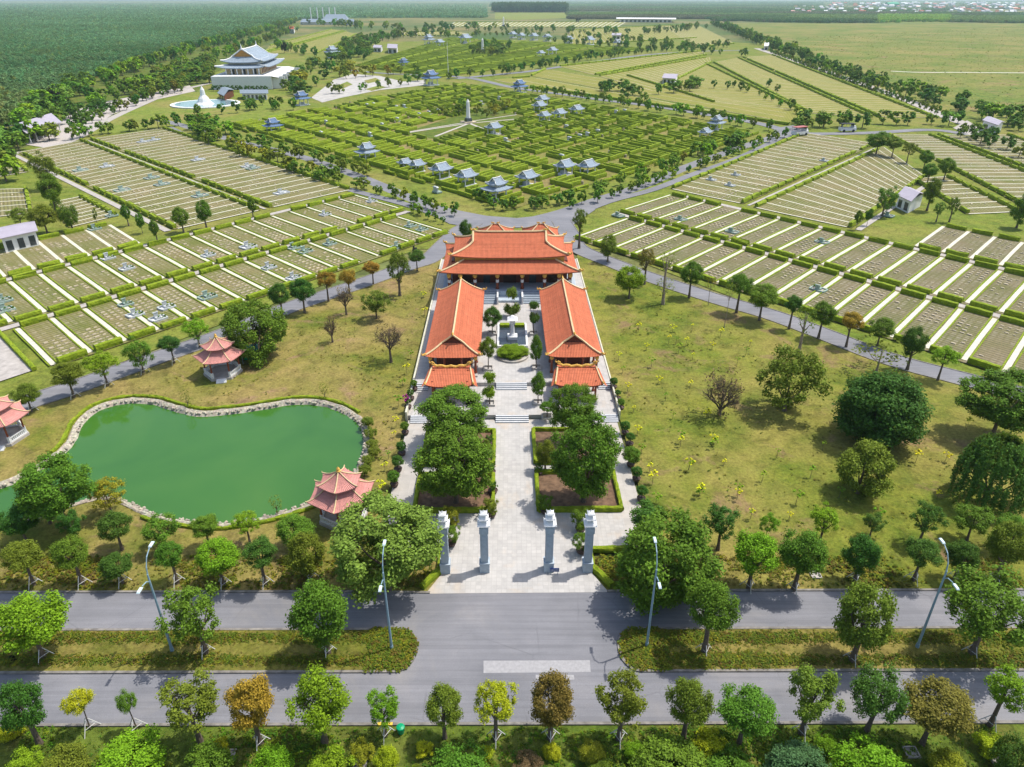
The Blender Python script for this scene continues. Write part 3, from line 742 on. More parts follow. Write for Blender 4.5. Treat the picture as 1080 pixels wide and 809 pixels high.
def crown(name, kind, nclump, nleaf, leaf, mat=None):
    """unit crown: radius 1, z from 0 to 2 (scaled per tree)"""
    cs = []; 
    for k in range(nclump):
        for _ in range(40):
            p = rng.normal(size=3); p /= np.linalg.norm(p)
            rr = rng.uniform(.45, .78)
            if kind == 'round': q = p*rr*np.array([1, 1, .95])
            elif kind == 'big': q = p*rng.uniform(.6, .86)*(1 + .12*np.sin(3*np.arctan2(p[1], p[0]) + k*0)*1.0)
            elif kind == 'ball': q = p*rr*.98
            elif kind == 'loose': q = p*rng.uniform(.3, .85)*np.array([1, 1, .9])
            elif kind == 'flat': q = p*rng.uniform(.3, .85)*np.array([1, 1, .55])
            elif kind == 'cone': q = p*rr; f = (1.25 - (q[2]+1)/2*.75); q[0] *= f*.8; q[1] *= f*.8
            elif kind == 'twotier': q = p*rng.uniform(.2, .5); t = rng.random() < .5; q[2] = q[2]*.6 + (.5 if t else -.45); q[:2] *= (.8 if t else 1.2)
            else: q = p*rr
            if kind in ('round', 'loose') and q[2] < -.35 and rng.random() < .6: continue
            if all(np.linalg.norm(q - c) > (.2 if kind not in ('big','ball') else .12) for c in cs) or _ > 25: break
        cs.append(q)
    cen = []; nor = []
    for c in cs:
        r = rng.uniform(.2, .34) if kind not in ('ball', 'big') else (rng.uniform(.14, .26) if kind == 'big' else rng.uniform(.2, .28))
        if kind == 'loose': r *= .82
        m_ = int(nleaf*(r/(.22 if kind in ('big','ball') else .28))**2)
        d = rng.normal(size=(m_, 3)); d /= np.linalg.norm(d, axis=1)[:, None]
        d = np.where((d @ (c/(np.linalg.norm(c)+.01)))[:, None] < -.25, -d, d)
        rad = r*(rng.random(m_)**.33)[:, None]*np.array([1, 1, .8])
        wob = 1 + .25*rng.normal(size=(m_, 1))
        p = c + d*rad*np.clip(wob, .6, 1.35)
        nn = d*.7 + rng.normal(size=(m_, 3))*.45 + np.array([0, 0, .55]); nn /= np.linalg.norm(nn, axis=1)[:, None]
        cen.append(p); nor.append(nn)
    cen = np.concatenate(cen); nor = np.concatenate(nor)
    mx = np.percentile(np.abs(cen[:, :2]).max(1), 99.6); cen[:, :2] /= mx
    lo, hi = np.percentile(cen[:, 2], .3), np.percentile(cen[:, 2], 99.7); cen[:, 2] = (cen[:, 2]-lo)/(hi-lo)*2
    return quads_mesh(name, cen, nor, leaf*rng.uniform(.6, 1.3, len(cen)), mat or M['leaf'])
def twigs(name, dens=1.0, leaves=True, nb=9):
    mb = MB(); tips = []
    def br(p, d, ln, r, lv):
        q = p + d*ln; m_ = p.lerp(q, .5) + Vector((random.gauss(0,.04), random.gauss(0,.04), 0)); mb.tube([p, m_, q], [r, r*.8, r*.55], 4, False)
        tips.append(q)
        if lv:
            for _ in range(4):
                dd = (d + Vector((random.gauss(0,.6), random.gauss(0,.6), random.gauss(.15,.35)))).normalized()
                br(p.lerp(q, random.uniform(.45, 1)), dd, ln*.68, r*.55, lv-1)
    for k in range(nb):
        a = k*2.4; br(Vector((0,0,0)), Vector((math.cos(a)*.8, math.sin(a)*.8, random.uniform(.5, 1.4))).normalized(), .72, .035, 3)
    v = np.array(mb.v); v[:, :2] /= np.abs(v[:, :2]).max(); v[:, 2] = v[:, 2]/v[:, 2].max()*2; mb.v = [tuple(x) for x in v]
    return mb, np.array([t[:] for t in tips])
P_ = {}
for k in range(3): P_['round%d' % k] = crown('round_crown', 'round', 42, 360, .04)
for k in range(3): P_['loose%d' % k] = crown('loose_crown', 'loose', 40, 270, .041)
for k in range(2): P_['flat%d' % k] = crown('spreading_crown', 'flat', 36, 300, .041)
for k in range(2): P_['big%d' % k] = crown('broad_crown', 'big', 110, 330, .032)
P_['ball0'] = crown('ball_crown', 'ball', 120, 330, .034)
P_['cone0'] = crown('conical_crown', 'cone', 34, 260, .055)
P_['tier0'] = crown('tiered_crown', 'twotier', 30, 220, .06)
for k in range(3): P_['far%d' % k] = crown('far_crown', 'round', 14, 42, .17)
for k in range(2): P_['sap%d' % k] = crown('sapling_crown', 'flat', 7, 18, .22)
P_['sparse0'] = crown('sparse_crown', 'loose', 26, 22, .07)
# drooping feathery crown
cc = []; nn = []
for k in range(330):
    a = rng.uniform(0, 2*np.pi); el = rng.uniform(0, 1); r0 = np.cos(el*1.3)*.9
    c0 = np.array([np.cos(a)*r0, np.sin(a)*r0, np.sin(el*1.45)])
    for t in np.linspace(0, 1, 60):
        p = c0*(1-.25*t) + np.array([np.cos(a), np.sin(a), 0])*.2*t - np.array([0, 0, .34*t*t]) + rng.normal(size=3)*.025
        cc.append(p); d = np.array([np.cos(a), np.sin(a), .6]) + rng.normal(size=3)*.4; nn.append(d/np.linalg.norm(d))
cc = np.array(cc); nn = np.array(nn); cc[:, :2] /= np.abs(cc[:, :2]).max(); cc[:, 2] = (cc[:, 2]-cc[:, 2].min())/(np.ptp(cc[:, 2]))*2
P_['feather0'] = quads_mesh('feathery_crown', cc, nn, .034*rng.uniform(.6, 1.3, len(cc)), M['leaf'])
tw, tips = twigs('t'); P_['twig'] = tw.mesh('bare_twigs', M['bark'])
def trunk_mesh(name, h, r, lean=0, limbs=5, mat='bark', seed=0, cr=1.0, ch=1.0):
    """trunk of height h carrying limbs that reach into a crown of radius cr, height ch"""
    rs = random.Random(seed); mb = MB(); tx = rs.uniform(-.12, .12)*h*.4; ty = rs.uniform(-.12, .12)*h*.4
    top = Vector((tx*.3, ty*.3, h)); pts = [Vector((0,0,-.05)), Vector((tx*.2, ty*.2, h*.35)), Vector((tx*.5, ty*.5, h*.75)), top]
    mb.tube(pts, [r*1.5, r, r*.85, r*.75], 7)
    for k in range(limbs):
        a = k*2.399 + rs.random(); e = Vector((math.cos(a)*cr*.6, math.sin(a)*cr*.6, h + ch*rs.uniform(.25, .6)))
        p0 = Vector((tx*.4, ty*.4, h*rs.uniform(.75, 1.0))); md = p0.lerp(e, .5) + Vector((0, 0, -ch*.06))
        mb.tube([p0, md, e], [r*.55, r*.38, r*.14], 5)
    mb.tube([top, Vector((tx*.4, ty*.4, h + ch*.6))], [r*.7, r*.2], 5)
    return mb.mesh(name, M[mat])
TR = {}
def trunk_unit(key):
    if key not in TR: TR[key] = None
    return TR[key]
PAL = {'green': (.10,.195,.018), 'dark': (.062,.145,.02), 'bright': (.17,.30,.014), 'lime': (.36,.41,.016), 'olive': (.14,.19,.02), 'yolive': (.25,.26,.02),
       'brown': (.185,.15,.03), 'orange': (.30,.20,.025), 'bluegreen': (.085,.165,.06), 'pale': (.15,.265,.04), 'deep': (.05,.12,.018), 'redbrown': (.18,.13,.06)}
cnt = [0]
def tree(x0, x1, y0, y1, by, col, label, cat='tree', crownk='round', group=None, name='tree', trunk='bark', stake=False, tv=.2, rscale=1.0, low=False):
    """crown box x0..x1, y0..y1 and trunk-foot row `by`, all measured on the photograph"""
    cnt[0] += 1; i = cnt[0]; cx, cy = (x0+x1)/2, (y0+y1)/2
    p = G(cx, by); hc = height_at(p, cy); d = depth(Vector((p.x, p.y, hc)))
    X = (cx-540)/F*d; r = (x1-x0)/2*d/F*rscale
    va = max(.35, math.sqrt(max(.05, ((y1-y0)/(x1-x0))**2 - .3)))      # crown seen from above: undo the tilt
    rv = min(r*va*1.1, r*1.5); rv = max(rv, r*.6)
    if cat == 'shrub' and y0 > 740: rv *= .9; hc = rv
    z0 = max(hc - rv, .02 if cat in ('bush', 'shrub') else .25*hc); z1 = hc + rv
    if low: z0 = .15; z1 = min(hc + rv*1.12, 2.0*r + .5)
    v = {'round': 3, 'loose': 3, 'flat': 2, 'big': 2, 'far': 3, 'sap': 2}.get(crownk, 1)
    e = empty(name, (X, p.y, 0), 0, label, cat, group)
    rz = random.uniform(0, 6.28)
    if crownk == 'bare':
        o = bpy.data.objects.new('branches', P_['twig']); C.objects.link(o); o.parent = e
        o.location = (0, 0, z0*.7); o.scale = (r, r, (z1-z0*.7)/2); o.rotation_euler.z = rz
        o = bpy.data.objects.new('crown', P_['sparse0']); C.objects.link(o); o.parent = e; o.color = (*PAL[col], 1)
        o.location = (0, 0, z0); o.scale = (r*.9, r*.9, (z1-z0)/2); o.rotation_euler.z = rz
    else:
        o = bpy.data.objects.new('crown', P_['%s%d' % (crownk, i % v)]); C.objects.link(o); o.parent = e
        c = PAL[col]; f = random.uniform(.88, 1.14); o.color = (c[0]*f, c[1]*f, c[2]*f, 1)
        o.location = (0, 0, z0); o.scale = (r, r, (z1-z0)/2); o.rotation_euler.z = rz
    h0 = max(z0 + (z1-z0)*.12, .3); tr = min(.3, max(.05, .028*z1)) if crownk != 'sap' and r > 1.4 else .06
    t = bpy.data.objects.new('trunk', trunk_mesh('trunk', h0, tr, 0, 4, trunk, i, r, z1-z0)); C.objects.link(t); t.parent = e
    if stake:
        mb = MB(); q = 1.5
        for a in (0.5, 2.6, 4.7): mb.tube([(math.cos(a)*1.0, math.sin(a)*1.0, 0), (math.cos(a)*.12, math.sin(a)*.12, q)], .045, 4)
        mb.tube([(math.cos(.5)*.6, math.sin(.5)*.6, .62), (math.cos(2.6)*.6, math.sin(2.6)*.6, .62), (math.cos(4.7)*.6, math.sin(4.7)*.6, .62), (math.cos(.5)*.6, math.sin(.5)*.6, .62)], .04, 4)
        mb.build('stake', M['stake'], e)
    return e

# ------------------------------------------------------------------ street lamps
def lamp(px, py, lab):
    p = G(px, py); r = empty('street_lamp', (p.x, p.y, .12), 0, lab, 'street lamp', 'double-armed street lamps on the median')
    mb = MB(); mb.tube([(0,0,0), (0,0,.5)], [.2, .17], 8); mb.tube([(0,0,.5), (0,0,10.6)], [.14, .085], 8); mb.build('pole', M['metal'], r)
    mb = MB(); mb.tube([(0,0,10.3), (0,.15,11.3), (0,.7,12.2), (0,1.5,12.6)], [.07,.065,.06,.05], 6)
    mb.tube([(0,0,9.6), (0,-.5,10.1), (0,-1.3,10.3)], [.06,.055,.05], 6); mb.build('arm', M['metal'], r)
    for (y, z, s) in ((2.0, 12.7, 1), (-1.8, 10.33, -1)):
        mb = MB(); mb.box(0, y, z-.09, .3, .85, .12, 0, .8); mb.box(0, y, z-.12, .22, .7, .04); mb.build('lamp_head', M['lampwhite'], r)
lamp(182, 687, 'tall grey double-armed street lamp on the left median near the dark green tree')
lamp(413.3, 685, 'tall grey double-armed street lamp near the rounded end of the left median')
lamp(682, 681.7, 'tall grey double-armed street lamp near the rounded end of the right median')
lamp(967, 683, 'tall grey double-armed street lamp on the right median beside the staked leaning tree')

# ------------------------------------------------------------------ pink pavilions
def hexroof(mb, r0, r1, z0, z1, lift, n=6, ph=0, nt=6, ns=6, th=.12):
    lines = []
    for k in range(n):
        a0, a1 = ph + 2*math.pi*k/n, ph + 2*math.pi*(k+1)/n
        def P(s, t, dz=0):
            rr = r0 + (r1-r0)*t; p = Vector((math.cos(a0)*(1-s) + math.cos(a1)*s, math.sin(a0)*(1-s) + math.sin(a1)*s, 0))*rr
            e = abs(2*s-1); p *= 1 + .05*e**4*(1-t)**2; p.z = z0 + (z1-z0)*t**1.35 + lift*e**3*(1-t)**2 + dz; return p
        for dz in (0, -th):
            for i in range(ns):
                for j in range(nt):
                    c4 = ((i/ns, j/nt), ((i+1)/ns, j/nt), ((i+1)/ns, (j+1)/nt), (i/ns, (j+1)/nt))
                    q = [P(s, t, dz) for s, t in c4]; uv = [((s-.5)*r0, t*(r0-r1)*1.2) for s, t in c4]
                    if dz: q = q[::-1]; uv = uv[::-1]
                    mb.quad(*q, uv=uv)
        for i in range(ns):
            a, b = P(i/ns, 0), P((i+1)/ns, 0); mb.quad(a - Vector((0,0,th)), b - Vector((0,0,th)), b, a, uv=[(0,0)]*4)
        lines.append([P(0, j/8, .07) for j in range(9)])
    return lines
def pavilion(x, y, rot, lab):
    r = empty('hexagonal_pavilion', (x, y, 0), rot, lab, 'pavilion', 'pink-roofed garden pavilions by the pond'); r.scale = (.9, .9, .95)
    mb = MB(); mb.lathe(0, 0, [(3.75, -.05), (3.75, .45), (3.6, .45), (3.6, .5)], 6); mb.build('floor', M['concrete'], r)
    for k in range(6):
        a = 2*math.pi*k/6; px_, py_ = 3.25*math.cos(a), 3.25*math.sin(a)
        mb = MB(); mb.lathe(px_, py_, [(.25, .5), (.25, .9), (.15, 1.0), (.15, 4.1)], 8); mb.build('column', M['col'], r)
        mb = MB(); mb.lathe(px_, py_, [(.28, .45), (.28, 1.5), (.2, 1.55)], 6); mb.build('post', M['white'], r)
        if k != 4:
            a2 = 2*math.pi*(k+1)/6; A = Vector((3.45*math.cos(a), 3.45*math.sin(a), 0)); B = Vector((3.45*math.cos(a2), 3.45*math.sin(a2), 0))
            c_ = (A+B)/2; an = math.atan2(B.y-A.y, B.x-A.x); ln = (B-A).length
            mb = MB(); mb.box(c_.x, c_.y, 1.25, ln-.3, .2, .16, an); mb.box(c_.x, c_.y, .5, ln-.3, .2, .2, an)
            for j in range(9):
                p = A.lerp(B, (j+1)/10); mb.box(p.x, p.y, .7, .14, .12, .55, an)
            mb.build('balustrade', M['white'], r)
    a = 2*math.pi*4.5/6; mb = MB()
    for k in range(3): mb.box(3.5*math.cos(a), (3.6+.3*k)*math.sin(a), 0, 1.9, .5, .45-.15*k)
    mb.build('entry_steps', M['white'], r)
    mb = MB(); l1 = hexroof(mb, 4.75, 1.9, 4.0, 5.7, .28); mb.build('lower_roof', M['pinktile'], r)
    mb = MB(); mb.lathe(0, 0, [(1.95, 5.4), (1.95, 6.2)], 6); mb.build('drum', M['white'], r)
    mb = MB(); l2 = hexroof(mb, 3.05, .1, 6.0, 7.6, .25); mb.build('upper_roof', M['pinktile'], r)
    for l_ in l1 + l2:
        mb = MB(); mb.tube(l_, .09, 5); d = (l_[0]-l_[1]).normalized(); mb.tube([l_[0], l_[0] + d*.12 + Vector((0,0,.05)), l_[0] + d*.15 + Vector((0,0,.2))], [.09,.08,.04], 5)
        mb.build('ridge', M['cream'], r)
    mb = MB(); mb.lathe(0, 0, [(.18, 7.5), (.36, 7.7), (.2, 7.9), (.26, 8.05), (.06, 8.3), (.02, 8.4)], 8); mb.build('finial', M['gold'], r)
pavilion(-52.4, 114.2, .25, 'pink-roofed hexagonal pavilion standing on the lawn above the pond beside the banyan')
pavilion(-22.0, 73.7, .52, 'pink-roofed hexagonal pavilion at the lower right shore of the pond')
pavilion(-78.5, 92.6, .3, 'pink-roofed hexagonal pavilion cut off by the left edge of the photo')

# ------------------------------------------------------------------ clipped hedges of the temple garden
def hedge_line(mb, a, b, w_=.7, h=.75, z=0.0, seg=1.0, rough=.07):
    a = Vector((a[0], a[1], 0)); b = Vector((b[0], b[1], 0)); n = max(1, int((b-a).length/seg)); d = (b-a).normalized(); s = Vector((d.y, -d.x, 0))
    prof = [(-.5, 0), (-.54, .5), (-.45, .95), (-.2, 1.03), (.2, 1.03), (.45, .95), (.54, .5), (.5, 0)]
    rows = []
    for k in range(n+1):
        p = a.lerp(b, k/n); rr = []
        for (u, v) in prof:
            q = p + s*u*w_; rr.append((q.x + random.gauss(0, rough*.6), q.y + random.gauss(0, rough*.6), z + v*h + (random.gauss(0, rough) if v > 0 else 0)))
        rows.append(rr)
    for k in range(n):
        for j in range(7): mb.quad(rows[k][j], rows[k+1][j], rows[k+1][j+1], rows[k][j+1])
    mb.poly(rows[0][::-1]); mb.poly(rows[-1])
def bed(x0, x1, y0, y1, lab, gap=None):
    r = empty('planting_bed', L((x0+x1)/2, (y0+y1)/2, .05), 0, lab, 'flower bed')
    o_ = L((x0+x1)/2, (y0+y1)/2, 0); P4 = [L(x0,y0)-o_, L(x1,y0)-o_, L(x1,y1)-o_, L(x0,y1)-o_]
    mb = MB(); mb.prism([(p.x, p.y) for p in P4], .0, .14); mb.build('soil', M['soil'], r)
    mb = MB()
    for k in range(4): hedge_line(mb, P4[k], P4[(k+1)%4], .55, .75, 0, .7, .05)
    mb.build('border_hedge', M['hedge'], r)
    mb = MB(); 
    return r
bed(-13.3, -2.9, 74.6, 82.6, 'lower left planting bed with clipped green border under the big tree')
bed(-13.3, -2.9, 85.2, 94.2, 'upper left planting bed with clipped green border mostly hidden by trees')
bed(3.2, 14.2, 74.6, 83.0, 'lower right planting bed of bare earth with clipped green border')
bed(3.2, 14.2, 85.5, 94.4, 'upper right planting bed with clipped green border mostly hidden by trees')
def garden_hedge(pts, lab, w_=.7, h=.7):
    mb = MB()
    for a, b in zip(pts[:-1], pts[1:]): hedge_line(mb, a, b, w_, h, 0, .7, .05)
    tag(mb.build('clipped_hedge', M['hedge']), lab, 'hedge')
garden_hedge([L(-10.9, 60.8), L(-9.0, 63.6), L(-9.0, 66.8)], 'low clipped hedge flaring out left of the plaza mouth')
garden_hedge([L(11.1, 60.8), L(9.1, 63.9), L(9.1, 66.9), L(17, 66.9)], 'low clipped hedge flaring out right of the plaza mouth')
up_ = [p for p in offset(pond, 1.6)]
ip = sorted(range(len(up_)), key=lambda k: (up_[k]-G(95, 445)).length)[0]
for (a, b, lab) in (((60, 480), (374, 436), 'thin dark hedge running along the upper bank of the pond'), ((345, 531), (150, 545), 'thin dark hedge running along the lower bank of the pond')):
    ka = min(range(len(up_)), key=lambda k: (up_[k]-G(*a)).length); kb = min(range(len(up_)), key=lambda k: (up_[k]-G(*b)).length)
    nn_ = len(up_); seqs = [[up_[(ka+j) % nn_] for j in range((kb-ka) % nn_ + 1)], [up_[(ka-j) % nn_] for j in range((ka-kb) % nn_ + 1)]]
    garden_hedge(min(seqs, key=len), lab, .5, .4)

# ------------------------------------------------------------------ near trees
BB = []   # bottom row along the lower kerb
rows_ = [ (0,43,710,777,786,'dark','round'), (67,97,725,752,769,'lime','flat'), (123,143,727,752,769,'green','flat'), (162,233,710,770,782,'olive','loose'), (237,288,708,772,785,'orange','round'),
 (302,366,705,772,783,'bright','flat'), (382,423,723,767,776,'bright','loose'), (446,488,720,771,778,'olive','round'), (498,547,715,767,780,'lime','loose'), (556,608,706,767,779,'brown','round'),
 (628,687,707,768,780,'olive','loose'), (705,750,711,768,781,'olive','round'), (759,818,722,772,784,'green','round'), (828,888,700,763,774,'olive','loose'), (900,957,703,760,770,'dark','flat'),
 (955,1026,715,771,785,'brown','round'), (1038,1088,703,750,765,'bright','loose')]
CN = {'dark':'dark green','green':'mid green','bright':'bright green','lime':'lime yellow-green','olive':'olive green','yolive':'yellowish olive','brown':'brownish olive','orange':'orange-brown','bluegreen':'blue-green','pale':'pale green','deep':'very dark green','redbrown':'reddish brown'}
for k, (a, b, c, d, e, f, g) in enumerate(rows_):
    tree(a, b, c, d, e, f, f'{CN[f]} roadside tree, {ordn(k)} from the left in the row along the bottom kerb', crownk=g, group='trees along the bottom kerb', stake=k in (1,2,4,6,8,9,10,13,16), name='roadside_tree')
for (a, b, c, d, e, f, g, lab) in [(-6,63,622,686,694,'bright','round','yellowish green tree at the left edge of the median'), (170,238,610,680,689,'green','loose','dark leafy tree on the left median beside the leaning lamp'),
 (305,371,606,683,689,'green','round','round green tree on the left median near the second lamp'), (727,777,608,668,688,'green','round','small round staked tree on the right median'),
 (882,946,608,690,697,'olive','round','brownish olive tree in the middle of the right median'), (1003,1092,600,677,690,'green','flat','wide green staked tree at the right end of the right median')]:
    tree(a, b, c, d, e, f, lab, crownk=g, group='trees on the median', stake=True, name='median_tree')
ra = [(3,41,568,602,617,'olive'),(54,93,563,600,617,'green'),(105,141,581,611,615,'dark'),(163,193,570,598,615,'green'),(204,252,567,604,618,'bright'),(254,291,565,600,617,'dark'),(302,343,559,607,611,'olive')]
for k, (a, b, c, d, e, f) in enumerate(ra):
    tree(a, b, c, d, e, f, f'{CN[f]} young tree, {ordn(k)} from the left in the front row below the pond', crownk='round', group='front row of trees below the pond', stake=True, name='young_tree')
rb = [(0,37,530,565,572,'dark'),(59,89,537,567,576,'dark'),(103,137,537,570,580,'dark'),(148,191,539,574,578,'green'),(200,230,541,567,577,'green'),(244,274,539,565,574,'bright'),(289,330,543,572,579,'green')]
for k, (a, b, c, d, e, f) in enumerate(rb):
    tree(a, b, c, d, e, f, f'{CN[f]} young tree, {ordn(k)} from the left in the back row below the pond', crownk='loose' if k % 2 else 'round', group='back row of trees below the pond', name='young_tree')
tree(16,92,478,546,556,'green','large rounded dark green tree on the lower left bank of the pond',crownk='big')
tree(92,131,503,540,543,'yolive','yellowish feathery shrub on the lower bank of the pond',cat='shrub',crownk='loose',name='shrub')
tree(26,60,508,545,552,'yolive','yellowish low shrub left of the large bank tree',cat='shrub',crownk='flat',name='shrub')
tree(346,462,520,620,622,'pale','very large spreading light green tree left of the gate pillars',crownk='big')
tree(648,762,541,624,628,'green','wide low dark green tree right of the gate pillars',crownk='big',low=True)
tree(742,783,529,570,580,'dark','dark green tree, back row right of the wide tree',crownk='loose'); tree(660,705,530,560,574,'dark','dark tree crown peeping over the wide tree right of the gate',crownk='loose')
rc = [(773,822,558,606,620,'bright'),(823,872,555,606,622,'green'),(891,929,560,606,613,'dark'),(956,992,566,598,612,'dark'),(1000,1033,568,602,611,'dark'),(1043,1088,548,600,612,'olive')]
for k, (a, b, c, d, e, f) in enumerate(rc):
    tree(a, b, c, d, e, f, f'{CN[f]} young tree, {ordn(k)} in the front row right of the gate', crownk='round', group='front row of trees right of the gate', stake=True, name='young_tree')
rd = [(800,822,541,564,572,'bright'),(854,887,531,563,573,'bright'),(909,935,540,561,566,'dark'),(961,995,529,565,573,'dark'),(1006,1052,531,562,570,'green'),(1046,1084,544,566,580,'green')]
for k, (a, b, c, d, e, f) in enumerate(rd):
    tree(a, b, c, d, e, f, f'{CN[f]} young tree, {ordn(k)} in the back row right of the gate', crownk='loose', group='back row of trees right of the gate', name='young_tree')
# lawn specimens, right
tree(798,871,366,431,433,'olive','large loose olive bush in the middle of the right lawn',cat='bush',crownk='loose',name='bush',low=True)
tree(884,978,389,463,464,'deep','very large dense dark green ball-shaped tree on the right lawn',crownk='ball',rscale=.97,low=True)
tree(882,943,464,518,520,'olive','yellowish green bush below the dark ball tree',cat='bush',crownk='round',name='bush',low=True)
tree(1018,1105,392,450,462,'green','large green tree at the right edge above the feathery tree',crownk='big')
tree(1019,1098,424,526,528,'dark','large dark feathery drooping tree at the right edge',crownk='feather',low=True)
tree(738,788,386,436,438,'redbrown','half-bare reddish tree on the right lawn',crownk='bare')
# lawn specimens, left
tree(233,299,316,373,377,'green','large spreading banyan behind the upper pink pavilion',crownk='big',low=True)
tree(378,413,305,330,336,'olive','low loose tree on the lawn left of the temple walk',crownk='loose'); tree(340,357,331,355,361,'redbrown','small bare tree on the left lawn',crownk='bare')
tree(392,428,338,368,382,'redbrown','thin bare-branched tree in its own shade on the left lawn',crownk='bare'); tree(352,374,300,322,332,'redbrown','bare brown tree beside the left road',crownk='bare')
for (a, b, c, d, e, f, g, lab) in [(363,392,440,468,470,'yolive','flat','low yellowish shrub on the right shore of the pond')]: pass
for k, (x, y) in enumerate([(388,446),(391,458),(393,470),(394,478),(388,487),(384,497)]):
    tree(x-7, x+7, y-8, y+4, y+5, 'olive', f'small dark waterside shrub, {ordn(k)} from the top, right shore of the pond', cat='shrub', crownk='flat', name='shrub', group='waterside shrubs')
for (a,b,c,d,lab) in [(283,298,522,540,'small pale shrub on the lower right shore of the pond'),(336,347,404,419,'small thin shrub above the pond hedge'),(190,202,410,428,'thin young shrub on the upper pond bank')]:
    tree(a,b,c,d,d+2,'olive',lab,cat='shrub',crownk='sparse',name='shrub')
# centre
tree(444,516,405,458,470,'green','upper of the two big trees left of the central path',crownk='big'); tree(437,521,447,528,531,'green','lower of the two big trees left of the central path',crownk='big')
tree(580,629,402,455,470,'green','upper of the two big trees right of the central path',crownk='big'); tree(581,655,437,526,530,'green','lower of the two big trees right of the central path',crownk='big')
tree(503,520,457,493,496,'olive','low shrub beside the central path under the upper left tree',cat='shrub',crownk='round',name='shrub'); tree(565,586,462,492,496,'olive','low shrub beside the central path under the upper right tree',cat='shrub',crownk='round',name='shrub')
def court_tree(x0, x1, y0, y1, by, col, lab, kind='round', box=True):
    """court tree standing on the raised terrace"""
    z = H2 if by < 405 else H1
    p = G((x0+x1)/2, by, z); cx, cy = (x0+x1)/2, (y0+y1)/2
    lo, hi = z, 20
    for _ in range(40):
        m_ = (lo+hi)/2
        if Wp(Vector((p.x, p.y, m_)))[1] > cy: lo = m_
        else: hi = m_
    d = depth(Vector((p.x, p.y, lo))); r = (x1-x0)/2*d/F; rv = max(r*.7, (y1-y0)/2*d/F*.98)
    e = empty('court_tree', (p.x, p.y, z), 0, lab, 'tree', 'trees in the temple court'); cnt[0] += 1
    o = bpy.data.objects.new('crown', P_['%s0' % kind]); C.objects.link(o); o.parent = e; o.color = (*PAL[col], 1)
    z0 = lo - rv - z; z0 = max(z0, .4); z1 = lo + rv - z; o.location = (0, 0, z0); o.scale = (r, r, (z1-z0)/2); o.rotation_euler.z = cnt[0]
    t = bpy.data.objects.new('trunk', trunk_mesh('trunk', z0 + .3, .09, 0, 4, 'bark', cnt[0], r, z1-z0)); C.objects.link(t); t.parent = e
    if box:
        mb = MB()
        for (x, y, a, b) in ((0, .8, 1.8, .2), (0, -.8, 1.8, .2), (.8, 0, .2, 1.4), (-.8, 0, .2, 1.4)): mb.box(x, y, 0, a, b, .35)
        mb.build('tree_box', M['plaza2'], e)
court_tree(531,549,303,333,334,'olive','two-tiered pot tree at the head of the court in front of the hall stairs','tier',False)
court_tree(509.5,529,322,345,352,'dark','round-headed dark tree left of the lantern pool'); court_tree(556,569.5,317,341,352,'dark','narrow double-crowned tree right of the lantern pool','tier')
court_tree(506,524,355,377,389,'olive','olive-tinted tree left of the clipped round bush'); court_tree(559,572,352,381,388,'green','slim green tree right of the clipped round bush','cone')
court_tree(508,525,391,421,426,'bright','bright green tiered tree left of the upper steps','tier'); court_tree(559.5,575.5,391,417,425,'green','dense green oval tree right of the upper steps','cone')
court_tree(569,585,423,434,440,'green','small round potted tree at the foot of the right big tree','round')
cb = empty('clipped_bush', L(.25, 118.2, H2), 0, 'low flattened round clipped bush in a kerb ring in front of the lantern pool', 'bush')
mb = MB(); mb.lathe(0, 0, [(2.9, 0), (2.9, .35), (2.5, .35)], 24); mb.build('kerb_ring', M['plaza2'], cb)
o = bpy.data.objects.new('foliage', P_['ball0']); C.objects.link(o); o.parent = cb; o.color = (.15, .27, .012, 1); o.scale = (2.95, 2.5, .95); o.location.z = .1
# potted plants along both side walks
pots = [(430,404),(426,416),(424.5,425),(421,440),(424,460),(420,476),(415,498),(413,518),(640,402),(648,411),(651,420),(655,458),(665,505),(671,518),(676,536),(668,470),(648,440)]
pots = [(437,412,.7),(433.5,422,.7),(430.5,431,.6),(427.5,458,.8),(424,480,.9),(420,497,1.0),(416,513,1.0),(647,410,.8),(651,422,.6),(654.5,432,.7),(659,458,.9),(664,470,.8),(665,492,1.5),(671,507,.9),(676,528,.9),(681,547,.9)]
for k, (x, y, s) in enumerate(pots):
    z = H1 if y < 436 else .05; p = G(x, y, z); side = 'left' if x < 540 else 'right'; kk = k if x < 540 else k-7
    e = empty('potted_plant', p, 0, f'potted small tree on the {side} side walk, {ordn(kk)} from the temple end', 'potted plant', 'potted trees along the side walks')
    mb = MB(); mb.lathe(0, 0, [(.3, 0), (.5, .15), (.62, .55), (.55, .6), (.5, .5)], 10); mb.build('pot', M['pot'], e)
    mb = MB(); mb.tube([(0,0,.5), (.05,0,1.0), (0,0,1.5)], [.09,.07,.05], 5); mb.build('stem', M['bark'], e)
    o = bpy.data.objects.new('foliage', P_['round%d' % (k % 3)]); C.objects.link(o); o.parent = e; o.color = (*PAL['dark' if k % 3 else 'green'], 1)
    o.scale = (.95*s, .95*s, .75*s); o.location.z = 1.0
    if k == 2:
        o = bpy.data.objects.new('flowers', P_['sap0']); C.objects.link(o); o.parent = e; o.color = (.4,.02,.3,1); o.scale = (.6,.6,.5); o.location = (-.3,0,1.6)
